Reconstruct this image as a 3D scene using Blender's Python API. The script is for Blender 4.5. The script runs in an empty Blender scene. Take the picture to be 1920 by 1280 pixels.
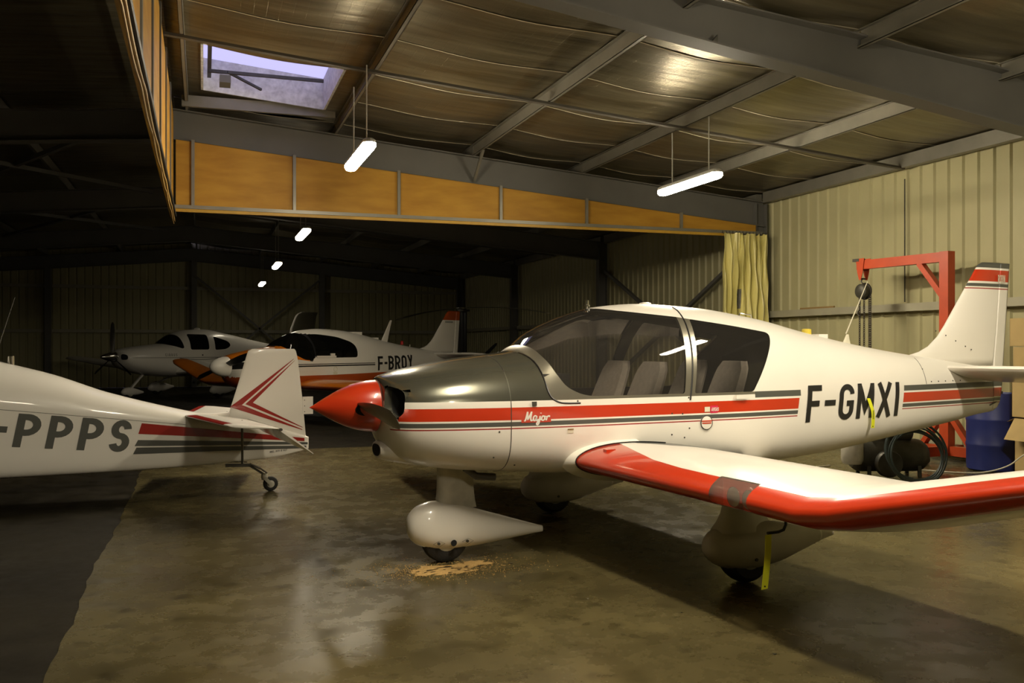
import bpy, bmesh, math, random
import numpy as np
from mathutils import Vector, Matrix
from mathutils.bvhtree import BVHTree

# ------------------------------------------------------------------ camera, world, exposure
scene = bpy.context.scene
col = scene.collection
YAW = math.radians(18.8)
cam_d = bpy.data.cameras.new('camera')
cam_d.sensor_width = 36.0
cam_d.lens = 36.0 * 1700.0 / 1920.0
cam_d.shift_y = 5.0 / 1920.0
cam_d.clip_end = 200
cam = bpy.data.objects.new('camera', cam_d)
col.objects.link(cam)
cam.location = (0, 0, 1.5)
cam.rotation_euler = (math.radians(90), 0, -YAW)
scene.camera = cam

world = bpy.data.worlds.new('dusk_sky')
scene.world = world
world.use_nodes = True
bg = world.node_tree.nodes['Background']
bg.inputs[0].default_value = (0.36, 0.34, 0.62, 1)
bg.inputs[1].default_value = 0.35

vs = scene.view_settings
vs.view_transform = 'Standard'
vs.look = 'None'
vs.gamma = 1.0
vs.use_curve_mapping = False
vs.exposure = 2.68
cy = scene.cycles
cy.max_bounces = 8
cy.diffuse_bounces = 2
cy.glossy_bounces = 4
cy.transparent_max_bounces = 16
cy.caustics_reflective = False
cy.caustics_refractive = False
cy.sample_clamp_indirect = 4.0

LAMP_COL = (1.0, 0.88, 0.66)
LAMP_MAIN = 30.0      # strength of the near tubes
LAMP_FAR = 2.4        # ageing tubes at the far end

rnd = random.Random(7)

# ------------------------------------------------------------------ materials
MATS = {}
def new_mat(name):
    m = bpy.data.materials.new(name); m.use_nodes = True
    nt = m.node_tree
    return m, nt, nt.nodes['Principled BSDF']

def pm(name, c, rough=0.5, metal=0.0, coat=0.0, var=0.0, vs_=4.0, bump=0.0, bs=40.0, c2=None, aniso=None, rvar=0.0, spec=0.5):
    """procedural principled material: colour varied by noise, fine bump"""
    m, nt, b = new_mat(name)
    b.inputs['Roughness'].default_value = rough
    b.inputs['Metallic'].default_value = metal
    b.inputs['Coat Weight'].default_value = coat
    b.inputs['Coat Roughness'].default_value = 0.06
    b.inputs['Specular IOR Level'].default_value = spec
    L = nt.links.new
    tc = nt.nodes.new('ShaderNodeTexCoord')
    n = nt.nodes.new('ShaderNodeTexNoise'); n.inputs['Scale'].default_value = vs_; n.inputs['Detail'].default_value = 6
    if aniso:
        mp = nt.nodes.new('ShaderNodeMapping'); mp.inputs['Scale'].default_value = aniso
        L(tc.outputs['Object'], mp.inputs[0]); L(mp.outputs[0], n.inputs['Vector'])
    else:
        L(tc.outputs['Object'], n.inputs['Vector'])
    r = nt.nodes.new('ShaderNodeValToRGB')
    r.color_ramp.elements[0].position = 0.3; r.color_ramp.elements[1].position = 0.7
    d = c2 if c2 else tuple(v * (1 - var) for v in c)
    r.color_ramp.elements[0].color = (*d, 1); r.color_ramp.elements[1].color = (*c, 1)
    L(n.outputs['Fac'], r.inputs[0]); L(r.outputs[0], b.inputs['Base Color'])
    if rvar:
        mr = nt.nodes.new('ShaderNodeMapRange')
        mr.inputs['To Min'].default_value = rough - rvar; mr.inputs['To Max'].default_value = rough + rvar
        mr.inputs['From Min'].default_value = .3; mr.inputs['From Max'].default_value = .7
        L(n.outputs['Fac'], mr.inputs[0]); L(mr.outputs[0], b.inputs['Roughness'])
    if bump:
        n2 = nt.nodes.new('ShaderNodeTexNoise'); n2.inputs['Scale'].default_value = bs; n2.inputs['Detail'].default_value = 3
        L(tc.outputs['Object'], n2.inputs['Vector'])
        bp = nt.nodes.new('ShaderNodeBump'); bp.inputs['Strength'].default_value = bump; bp.inputs['Distance'].default_value = 0.01
        L(n2.outputs['Fac'], bp.inputs['Height']); L(bp.outputs[0], b.inputs['Normal'])
    MATS[name] = m
    return m

def glass_mat(name, tint, rough=0.02, ior=1.45, haze=0.0, hazecol=(.3, .3, .3)):
    m, nt, b = new_mat(name)
    nt.nodes.remove(b)
    L = nt.links.new
    out = nt.nodes['Material Output']
    tr = nt.nodes.new('ShaderNodeBsdfTransparent'); tr.inputs[0].default_value = (*tint, 1)
    gl = nt.nodes.new('ShaderNodeBsdfGlossy'); gl.inputs['Roughness'].default_value = rough
    fr = nt.nodes.new('ShaderNodeFresnel'); fr.inputs['IOR'].default_value = ior
    mx = nt.nodes.new('ShaderNodeMixShader')
    L(fr.outputs[0], mx.inputs[0])
    base = tr
    if haze:
        df = nt.nodes.new('ShaderNodeBsdfDiffuse'); df.inputs[0].default_value = (*hazecol, 1)
        m2 = nt.nodes.new('ShaderNodeMixShader'); m2.inputs[0].default_value = haze
        L(tr.outputs[0], m2.inputs[1]); L(df.outputs[0], m2.inputs[2]); base = m2
    L(base.outputs[0], mx.inputs[1]); L(gl.outputs[0], mx.inputs[2]); L(mx.outputs[0], out.inputs[0])
    MATS[name] = m
    return m

def emit_mat(name, c, s):
    m, nt, b = new_mat(name)
    b.inputs['Base Color'].default_value = (.8, .8, .8, 1)
    b.inputs['Emission Color'].default_value = (*c, 1)
    b.inputs['Emission Strength'].default_value = s
    MATS[name] = m
    return m

pm('white_paint', (.84, .805, .735), .32, 0, .35, var=.03, vs_=2)
pm('red_paint', (.55, .038, .009), .28, 0, .5, var=.05, vs_=3)
pm('dark_red_paint', (.34, .018, .012), .28, 0, .4, var=.05, vs_=3)
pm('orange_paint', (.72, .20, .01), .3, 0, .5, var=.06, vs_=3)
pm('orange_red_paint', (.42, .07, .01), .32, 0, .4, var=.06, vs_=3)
pm('spat_shaded', (.64, .60, .51), .4, 0, .15, var=.12, vs_=4)  # white greyed to put the underwing shade into main spats and legs
pm('girt_paint', (.40, .375, .27), .5, .1, 0, var=.15, vs_=3)
pm('rotor_grey', (.30, .28, .22), .5, .2, var=.1)
pm('fin_dark', (.19, .175, .12), .6, 0, 0, var=.1)  # dull dark brown tone of the rear airplane's fin
pm('gunmetal', (.135, .135, .105), .22, .6, .6, var=.12, vs_=3)
pm('champagne_metal', (.33, .31, .25), .28, .7, .3, var=.08, vs_=3)
pm('grey_stripe', (.085, .088, .078), .4, 0, .3, var=.06)
pm('black_paint', (.012, .012, .014), .35, 0, .2, var=.1)
pm('rubber', (.018, .017, .016), .75, var=.25, vs_=20, bump=.2, bs=80)
pm('dark_void', (.006, .006, .006), .9)
pm('cabin_lining', (.035, .034, .032), .85, var=.2)
pm('seat_fabric', (.34, .31, .285), .95, var=.15, vs_=30, bump=.3, bs=200)
pm('chrome', (.75, .74, .70), .14, 1.0, var=.06)
pm('prop_metal', (.42, .40, .38), .38, .6, var=.2, vs_=8)
pm('steel_dark', (.10, .095, .08), .5, .6, var=.3, vs_=12)
pm('grimy_paint', (.60, .57, .47), .5, 0, 0, var=.35, vs_=9)
pm('wall_cream', (.47, .435, .245), .45, 0, 0, var=.16, vs_=.9, spec=.3)
pm('tie_steel', (.10, .09, .07), .6, .2, 0, var=.2)
pm('steel_grey', (.145, .14, .125), .5, .1, 0, var=.14, vs_=2, spec=.3)
pm('purlin_steel', (.25, .235, .19), .42, .35, 0, var=.2, vs_=3)
pm('plywood', (.50, .27, .032), .55, 0, 0, c2=(.38, .185, .018), vs_=1.6, aniso=(1.2, 1.2, 5), spec=.3)
pm('yellow_edge', (.52, .30, .03), .5, var=.2)
pm('curtain_vinyl', (.78, .70, .25), .32, 0, 0, var=.12, vs_=3)
pm('clear_vinyl', (.32, .31, .28), .2, 0, .3, var=.4, vs_=12)
pm('hoist_red', (.52, .065, .014), .42, 0, .2, var=.16, vs_=6)
pm('chain_steel', (.07, .06, .05), .5, .7, var=.3, vs_=20)
pm('barrel_blue', (.02, .03, .16), .45, 0, 0, var=.25, vs_=5)
pm('cardboard', (.50, .36, .15), .85, 0, 0, var=.12, vs_=5)
pm('cardboard_inner', (.36, .25, .11), .9, var=.15)
pm('tape_brown', (.30, .19, .07), .4, var=.1)
pm('foil_tape', (.68, .60, .43), .35, .1, 0, var=.2)
pm('cable_white', (.62, .58, .44), .5, var=.1)
pm('cable_black', (.02, .018, .014), .55, var=.2)
pm('hose_green', (.035, .055, .05), .5, var=.2)
pm('cable_tan', (.40, .25, .07), .55, var=.2)
pm('neon_yellow', (.72, .74, .02), .6, var=.08, vs_=10)
pm('sawdust', (.56, .36, .13), .95, var=.3, vs_=60)
pm('oil_stain', (.03, .026, .018), .5, var=.4, vs_=30)
pm('sticker_cream', (.70, .66, .52), .5, var=.04)
pm('sticker_red', (.62, .02, .07), .45, var=.04)
pm('lamp_housing', (.55, .54, .48), .5, var=.05)
pm('beacon_red', (.5, .01, .01), .2, 0, .5, var=.05)
pm('cap_yellow', (.70, .55, .06), .4, var=.06)
pm('machine_grime', (.085, .08, .06), .5, .35, var=.5, vs_=8, bump=.3, bs=30)
pm('skylight_white', (.72, .72, .70), .8, var=.35, vs_=14)
glass_mat('glass_main', (.74, .72, .68), .015, 1.42, .05, (.30, .28, .26))
glass_mat('glass_dark', (.16, .16, .15), .03, 1.5, .02, (.2, .2, .18))
glass_mat('glass_clear', (.90, .88, .84), .03, 1.45, .14, (.62, .52, .45))
emit_mat('tube_near', LAMP_COL, LAMP_MAIN)
emit_mat('tube_far', LAMP_COL, LAMP_FAR)

def foil_ceiling():
    """aluminium-faced insulation: dull mirror, wrinkles and a faint square grid of reinforcing thread"""
    m, nt, b = new_mat('foil_insulation')
    L = nt.links.new
    b.inputs['Metallic'].default_value = .75
    tc = nt.nodes.new('ShaderNodeTexCoord')
    n = nt.nodes.new('ShaderNodeTexNoise'); n.inputs['Scale'].default_value = 2.2; n.inputs['Detail'].default_value = 5
    mp = nt.nodes.new('ShaderNodeMapping'); mp.inputs['Scale'].default_value = (.6, 3.5, 1)
    L(tc.outputs['Object'], mp.inputs[0]); L(mp.outputs[0], n.inputs['Vector'])
    r = nt.nodes.new('ShaderNodeValToRGB')
    r.color_ramp.elements[0].color = (.14, .118, .068, 1); r.color_ramp.elements[1].color = (.30, .26, .165, 1)
    r.color_ramp.elements[0].position = .3; r.color_ramp.elements[1].position = .7
    L(n.outputs['Fac'], r.inputs[0]); L(r.outputs[0], b.inputs['Base Color'])
    mr = nt.nodes.new('ShaderNodeMapRange'); mr.inputs['To Min'].default_value = .24; mr.inputs['To Max'].default_value = .42
    L(n.outputs['Fac'], mr.inputs[0]); L(mr.outputs[0], b.inputs['Roughness'])
    br = nt.nodes.new('ShaderNodeTexBrick'); br.offset = 0; br.inputs['Scale'].default_value = 9
    br.inputs['Mortar Size'].default_value = .02; br.inputs['Brick Width'].default_value = .5; br.inputs['Row Height'].default_value = .5
    L(tc.outputs['Object'], br.inputs['Vector'])
    ad = nt.nodes.new('ShaderNodeMath'); ad.operation = 'MULTIPLY_ADD'; ad.inputs[1].default_value = -.12
    L(br.outputs['Fac'], ad.inputs[0]); L(n.outputs['Fac'], ad.inputs[2])
    bp = nt.nodes.new('ShaderNodeBump'); bp.inputs['Strength'].default_value = .5; bp.inputs['Distance'].default_value = .03
    L(ad.outputs[0], bp.inputs['Height']); L(bp.outputs[0], b.inputs['Normal'])
    MATS['foil_insulation'] = m
foil_ceiling()

def concrete(name, ca, cb, cc, r0, r1, spec=.5):
    m, nt, b = new_mat(name)
    L = nt.links.new
    b.inputs['Specular IOR Level'].default_value = spec
    tc = nt.nodes.new('ShaderNodeTexCoord')
    big = nt.nodes.new('ShaderNodeTexNoise'); big.inputs['Scale'].default_value = .7; big.inputs['Detail'].default_value = 7
    mid = nt.nodes.new('ShaderNodeTexNoise'); mid.inputs['Scale'].default_value = 4.5; mid.inputs['Detail'].default_value = 8; mid.inputs['Roughness'].default_value = .62
    spot = nt.nodes.new('ShaderNodeTexNoise'); spot.inputs['Scale'].default_value = 5.5; spot.inputs['Detail'].default_value = 4
    for q in (big, mid, spot): L(tc.outputs['Object'], q.inputs['Vector'])
    r = nt.nodes.new('ShaderNodeValToRGB'); e = r.color_ramp.elements
    e[0].position = .33; e[0].color = (*ca, 1); e[1].position = .66; e[1].color = (*cb, 1)
    L(big.outputs['Fac'], r.inputs[0])
    r2 = nt.nodes.new('ShaderNodeValToRGB'); e = r2.color_ramp.elements
    e[0].position = .25; e[0].color = (.62, .61, .58, 1); e[1].position = .70; e[1].color = (1.12, 1.10, 1.05, 1)
    L(mid.outputs['Fac'], r2.inputs[0])
    mu = nt.nodes.new('ShaderNodeMix'); mu.data_type = 'RGBA'; mu.blend_type = 'MULTIPLY'; mu.inputs[0].default_value = 1
    L(r.outputs[0], mu.inputs[6]); L(r2.outputs[0], mu.inputs[7])
    r3 = nt.nodes.new('ShaderNodeValToRGB'); e = r3.color_ramp.elements
    e[0].position = .58; e[0].color = (0, 0, 0, 1); e[1].position = .76; e[1].color = (.80, .80, .80, 1)
    L(spot.outputs['Fac'], r3.inputs[0])
    mx = nt.nodes.new('ShaderNodeMix'); mx.data_type = 'RGBA'
    L(r3.outputs[0], mx.inputs[0]); L(mu.outputs[2], mx.inputs[6]); mx.inputs[7].default_value = (*cc, 1)
    L(mx.outputs[2], b.inputs['Base Color'])
    mr = nt.nodes.new('ShaderNodeMapRange'); mr.inputs['To Min'].default_value = r0; mr.inputs['To Max'].default_value = r1
    mr.inputs['From Min'].default_value = .3; mr.inputs['From Max'].default_value = .7
    L(mid.outputs['Fac'], mr.inputs[0]); L(mr.outputs[0], b.inputs['Roughness'])
    bp = nt.nodes.new('ShaderNodeBump'); bp.inputs['Strength'].default_value = .05; bp.inputs['Distance'].default_value = .002
    L(mid.outputs['Fac'], bp.inputs['Height']); L(bp.outputs[0], b.inputs['Normal'])
    MATS[name] = m
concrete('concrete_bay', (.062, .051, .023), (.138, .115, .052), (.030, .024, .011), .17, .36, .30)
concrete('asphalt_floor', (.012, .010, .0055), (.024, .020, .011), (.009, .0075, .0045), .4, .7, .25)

def translucent(name, c):
    m, nt, b = new_mat(name)
    nt.nodes.remove(b)
    t = nt.nodes.new('ShaderNodeBsdfTranslucent'); t.inputs[0].default_value = (*c, 1)
    nt.links.new(t.outputs[0], nt.nodes['Material Output'].inputs[0])
    MATS[name] = m
translucent('frosted_pane', (.9, .9, .9))

# ------------------------------------------------------------------ object helpers
def mo(name, verts, faces, mat, parent=None, smooth=False, idx=None, loc=None, rot=None):
    me = bpy.data.meshes.new(name)
    me.from_pydata([tuple(v) for v in verts], [], faces)
    ms = mat if isinstance(mat, (list, tuple)) else [mat]
    for q in ms: me.materials.append(MATS[q])
    if idx is not None: me.polygons.foreach_set('material_index', idx)
    if smooth: me.polygons.foreach_set('use_smooth', [True] * len(me.polygons))
    me.update()
    o = bpy.data.objects.new(name, me)
    col.objects.link(o)
    if parent: o.parent = parent
    if loc is not None: o.location = loc
    if rot is not None: o.rotation_euler = rot
    return o

def empty(name, loc=(0, 0, 0), rz=0.0, label=None, cat=None, group=None, kind=None):
    o = bpy.data.objects.new(name, None)
    o.empty_display_size = .2
    col.objects.link(o)
    o.location = loc; o.rotation_euler = (0, 0, rz)
    tag(o, label, cat, group, kind)
    return o

def tag(o, label=None, cat=None, group=None, kind=None):
    if label: o['label'] = label
    if cat: o['category'] = cat
    if group: o['group'] = group
    if kind: o['kind'] = kind
    return o

class MB:
    """collects simple solids into one mesh"""
    def __init__(s): s.v = []; s.f = []; s.m = []
    def add(s, v, f, m=0):
        n = len(s.v); s.v += [tuple(p) for p in v]; s.f += [tuple(i + n for i in q) for q in f]; s.m += [m] * len(f)
        return s
    def box(s, x0, x1, y0, y1, z0, z1, m=0):
        v = [(x, y, z) for z in (z0, z1) for y in (y0, y1) for x in (x0, x1)]
        return s.add(v, [(0, 2, 3, 1), (4, 5, 7, 6), (0, 1, 5, 4), (2, 6, 7, 3), (0, 4, 6, 2), (1, 3, 7, 5)], m)
    def hexa(s, p, m=0):
        return s.add(p, [(0, 2, 3, 1), (4, 5, 7, 6), (0, 1, 5, 4), (2, 6, 7, 3), (0, 4, 6, 2), (1, 3, 7, 5)], m)
    def bar(s, a, b, w, h, up=(0, 0, 1), m=0):
        """rectangular bar from a to b, w across, h along up"""
        a, b = Vector(a), Vector(b); d = (b - a).normalized(); up = Vector(up)
        sd = d.cross(up)
        if sd.length < 1e-5: sd = d.cross(Vector((1, 0, 0)))
        sd.normalize(); u = sd.cross(d).normalized()
        P = []
        for c in (a, b):
            for k, l in ((-1, -1), (1, -1), (-1, 1), (1, 1)): P.append(c + sd * (k * w / 2) + u * (l * h / 2))
        return s.add(P, [(0, 1, 3, 2), (4, 6, 7, 5), (0, 4, 5, 1), (2, 3, 7, 6), (0, 2, 6, 4), (1, 5, 7, 3)], m)
    def tube(s, pts, r, n=8, m=0, cap=True):
        pts = [Vector(p) for p in pts]; N = len(pts)
        rr = r if isinstance(r, (list, tuple)) else [r] * N
        t0 = (pts[1] - pts[0]).normalized()
        ref = Vector((0, 0, 1)) if abs(t0.z) < .9 else Vector((1, 0, 0))
        u = t0.cross(ref).normalized(); V = []
        for i, p in enumerate(pts):
            t = (pts[min(i + 1, N - 1)] - pts[max(i - 1, 0)])
            t = t.normalized() if t.length > 1e-9 else t0
            u = (u - t * u.dot(t)); u.normalize(); w = t.cross(u)
            for j in range(n):
                a = 2 * math.pi * j / n
                V.append(p + (u * math.cos(a) + w * math.sin(a)) * rr[i])
        F = [(i * n + j, i * n + (j + 1) % n, (i + 1) * n + (j + 1) % n, (i + 1) * n + j) for i in range(N - 1) for j in range(n)]
        if cap: F += [tuple(reversed(range(n))), tuple((N - 1) * n + j for j in range(n))]
        return s.add(V, F, m)
    def revolve(s, prof, c=(0, 0, 0), axis='z', n=24, m=0, cap=True):
        """prof = [(radius, height)], about an axis through c"""
        V = []
        for r, h in prof:
            for j in range(n):
                a = 2 * math.pi * j / n; x, y = r * math.cos(a), r * math.sin(a)
                p = {'z': (x, y, h), 'x': (h, x, y), 'y': (y, h, x)}[axis]
                V.append((p[0] + c[0], p[1] + c[1], p[2] + c[2]))
        F = [(i * n + j, i * n + (j + 1) % n, (i + 1) * n + (j + 1) % n, (i + 1) * n + j) for i in range(len(prof) - 1) for j in range(n)]
        if cap: F += [tuple(reversed(range(n))), tuple((len(prof) - 1) * n + j for j in range(n))]
        return s.add(V, F, m)
    def torus(s, c, R, r, axis='y', n=32, k=8, m=0):
        V = []
        for i in range(n):
            a = 2 * math.pi * i / n
            for j in range(k):
                b = 2 * math.pi * j / k; q = R + r * math.cos(b); h = r * math.sin(b)
                p = {'z': (q * math.cos(a), q * math.sin(a), h), 'x': (h, q * math.cos(a), q * math.sin(a)), 'y': (q * math.sin(a), h, q * math.cos(a))}[axis]
                V.append((p[0] + c[0], p[1] + c[1], p[2] + c[2]))
        F = [(i * k + j, ((i + 1) % n) * k + j, ((i + 1) % n) * k + (j + 1) % k, i * k + (j + 1) % k) for i in range(n) for j in range(k)]
        return s.add(V, F, m)
    def prism(s, poly, axis, a, b, m=0):
        """polygon in the two other axes, extruded along axis from a to b"""
        n = len(poly); V = []
        for h in (a, b):
            for p, q in poly: V.append({'y': (p, h, q), 'x': (h, p, q), 'z': (p, q, h)}[axis])
        F = [tuple(range(n)), tuple(reversed(range(n, 2 * n)))] + [(i, i + n, (i + 1) % n + n, (i + 1) % n) for i in range(n)]
        return s.add(V, F, m)
    def build(s, name, mat, parent=None, smooth=False, **k):
        o = mo(name, s.v, s.f, mat, parent, smooth, s.m if isinstance(mat, (list, tuple)) else None, **k)
        bm = bmesh.new(); bm.from_mesh(o.data); bmesh.ops.recalc_face_normals(bm, faces=bm.faces); bm.to_mesh(o.data); bm.free()
        if smooth == 'auto' or smooth is True:
            o.data.set_sharp_from_angle(angle=math.radians(40))
        return o

def pchip(xs, ys, x):
    xs, ys, x = np.array(xs, float), np.array(ys, float), np.array(x, float)
    h = np.diff(xs); d = np.diff(ys) / h
    m = np.zeros(len(xs)); m[0], m[-1] = d[0], d[-1]
    for i in range(1, len(xs) - 1):
        if d[i - 1] * d[i] > 0:
            w1, w2 = 2 * h[i] + h[i - 1], h[i] + 2 * h[i - 1]
            m[i] = (w1 + w2) / (w1 / d[i - 1] + w2 / d[i])
    k = np.clip(np.searchsorted(xs, x) - 1, 0, len(h) - 1)
    t = (x - xs[k]) / h[k]
    return ((1 + 2 * t) * (1 - t) ** 2 * ys[k] + t * (1 - t) ** 2 * h[k] * m[k] + t * t * (3 - 2 * t) * ys[k + 1] + t * t * (t - 1) * h[k] * m[k + 1])

def ring(zt, zb, w, zm, nu, nl, N):
    pts = []
    for j in range(N):
        th = 2 * math.pi * j / N - math.pi / 2
        c, s = math.cos(th), math.sin(th)
        n = nu if s >= 0 else nl
        y = w * math.copysign(abs(c) ** (2 / n), c)
        z = zm + (zt - zm if s >= 0 else zm - zb) * math.copysign(abs(s) ** (2 / n), s)
        pts.append((y, z))
    return pts

def loft(secs, xs, N=72):
    """secs rows: x, z_top, z_bottom, half_width, z_of_max_width, upper exponent, lower exponent -> bmesh"""
    S = np.array(secs, float)
    P = [pchip(S[:, 0], S[:, k], xs) for k in range(1, 7)]
    bm = bmesh.new(); R = []
    for i, x in enumerate(xs):
        R.append([bm.verts.new((x, y, z)) for y, z in ring(*[P[k][i] for k in range(6)], N)])
    for i in range(len(xs) - 1):
        for j in range(N):
            bm.faces.new((R[i][j], R[i + 1][j], R[i + 1][(j + 1) % N], R[i][(j + 1) % N]))
    bm.faces.new(R[0]); bm.faces.new(list(reversed(R[-1])))
    bmesh.ops.recalc_face_normals(bm, faces=bm.faces)
    return bm

AX = {'y': (0, 2), 'z': (0, 1), 'x': (1, 2)}
def cut(bm, pts, axis='y', closed=False, test=None):
    """cut the mesh along a polyline seen along an axis"""
    i0, i1 = AX[axis]
    segs = list(zip(pts[:-1], pts[1:])) + ([(pts[-1], pts[0])] if closed else [])
    for p, q in segs:
        dx, dz = q[0] - p[0], q[1] - p[1]
        l = math.hypot(dx, dz)
        if l < 1e-6: continue
        co = [0, 0, 0]; co[i0], co[i1] = p
        no = [0, 0, 0]; no[i0], no[i1] = -dz / l, dx / l
        lo0, hi0 = min(p[0], q[0]) - 1e-4, max(p[0], q[0]) + 1e-4
        lo1, hi1 = min(p[1], q[1]) - 1e-4, max(p[1], q[1]) + 1e-4
        fs = []
        for f in bm.faces:
            if test and not test(f): continue
            a = [v.co[i0] for v in f.verts]; b = [v.co[i1] for v in f.verts]
            if max(a) < lo0 or min(a) > hi0 or max(b) < lo1 or min(b) > hi1: continue
            fs.append(f)
        if not fs: continue
        g = set(fs)
        for f in fs: g.update(f.edges); g.update(f.verts)
        bmesh.ops.bisect_plane(bm, geom=list(g), dist=1e-5, plane_co=co, plane_no=no)

def inside(poly, x, y):
    r = False; n = len(poly); j = n - 1
    for i in range(n):
        if (poly[i][1] > y) != (poly[j][1] > y) and x < (poly[j][0] - poly[i][0]) * (y - poly[i][1]) / (poly[j][1] - poly[i][1]) + poly[i][0]: r = not r
        j = i
    return r

def smooth_poly(pts, n=4, closed=True):
    """Catmull-Rom refinement of a polyline"""
    out = []; N = len(pts)
    rng_ = range(N) if closed else range(N - 1)
    for i in rng_:
        p0, p1, p2, p3 = (pts[(i - 1) % N] if closed or i > 0 else pts[0]), pts[i], pts[(i + 1) % N], (pts[(i + 2) % N] if closed or i + 2 < N else pts[-1])
        for k in range(n):
            t = k / n
            out.append(tuple(.5 * (2 * b + (c - a) * t + (2 * a - 5 * b + 4 * c - d) * t * t + (3 * b - a - 3 * c + d) * t ** 3) for a, b, c, d in zip(p0, p1, p2, p3)))
    if not closed: out.append(tuple(pts[-1]))
    return out

def split_skin(bm, classify, parent, smooth=True):
    """classify(centre, normal) -> (object name, material) or None; returns {name: object} with normals of the whole skin"""
    bm.normal_update(); bm.verts.ensure_lookup_table(); bm.verts.index_update()
    nrm = [v.normal.copy() for v in bm.verts]; co = [v.co.copy() for v in bm.verts]
    G = {}
    for f in bm.faces:
        c = f.calc_center_median(); r = classify(c, f.normal)
        if r: G.setdefault(r[0], []).append((tuple(v.index for v in f.verts), r[1]))
    out = {}
    for name, fl in G.items():
        used = {}; V = []; NN = []; F = []; M = []; mats = []
        for ids, mt in fl:
            if mt not in mats: mats.append(mt)
            q = []
            for i in ids:
                if i not in used: used[i] = len(V); V.append(co[i]); NN.append(nrm[i])
                q.append(used[i])
            F.append(q); M.append(mats.index(mt))
        o = mo(name, V, F, mats, parent, smooth, M)
        o.data.normals_split_custom_set_from_vertices(NN)
        out[name] = o
    return out

def naca(c, t, camber=0.0):
    yt = 5 * t * (.2969 * math.sqrt(max(c, 0)) - .126 * c - .3516 * c * c + .2843 * c ** 3 - .1015 * c ** 4)
    p = .4; yc = camber / p ** 2 * (2 * p * c - c * c) if c < p else camber / (1 - p) ** 2 * (1 - 2 * p + 2 * p * c - c * c)
    return yc + yt, yc - yt

def foil(stations, c0=0.0, c1=1.0, n=22, span='y', camber=0.0, tilt=0.0):
    """stations: (x_le, span_pos, height, chord, thickness[, hinge]); c0/c1 may be callables of the station; -> bmesh"""
    bm = bmesh.new(); R = []
    for st in stations:
        a = c0(st) if callable(c0) else c0; b = c1(st) if callable(c1) else c1
        cs = [a + (b - a) * (1 - math.cos(math.pi * k / n)) / 2 if a < .02 else a + (b - a) * k / n for k in range(n + 1)]
        up = [(c, naca(c, st[4], camber)[0]) for c in cs]; dn = [(c, naca(c, st[4], camber)[1]) for c in cs]
        loop = list(reversed(up)) + (dn[1:] if a < 1e-6 else dn)
        r = []
        for c, h in loop:
            x = st[0] + c * st[3]; d = h * st[3] - c * st[3] * tilt
            r.append(bm.verts.new((x, st[1], st[2] + d) if span == 'y' else (x, st[1] + d, st[2])))
        R.append(r)
    m = len(R[0])
    for i in range(len(R) - 1):
        for j in range(m):
            bm.faces.new((R[i][j], R[i + 1][j], R[i + 1][(j + 1) % m], R[i][(j + 1) % m]))
    bm.faces.new(R[0]); bm.faces.new(list(reversed(R[-1])))
    bmesh.ops.recalc_face_normals(bm, faces=bm.faces)
    return bm

def bm_obj(name, bm, mat, parent=None, smooth=True, angle=35):
    me = bpy.data.meshes.new(name); bm.to_mesh(me); bm.free()
    for q in (mat if isinstance(mat, (list, tuple)) else [mat]): me.materials.append(MATS[q])
    if smooth:
        me.polygons.foreach_set('use_smooth', [True] * len(me.polygons))
        me.set_sharp_from_angle(angle=math.radians(angle))
    o = bpy.data.objects.new(name, me); col.objects.link(o)
    if parent: o.parent = parent
    return o

def subdivide_span(st, k):
    out = []
    for a, b in zip(st[:-1], st[1:]):
        for i in range(k): out.append(tuple(p + (q - p) * i / k for p, q in zip(a, b)))
    out.append(st[-1]); return out

# ------------------------------------------------------------------ stroke lettering
def arc(cx, cy, rx, ry, a0, a1, n=10):
    return [(cx + rx * math.cos(math.radians(a0 + (a1 - a0) * i / n)), cy + ry * math.sin(math.radians(a0 + (a1 - a0) * i / n))) for i in range(n + 1)]

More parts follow.
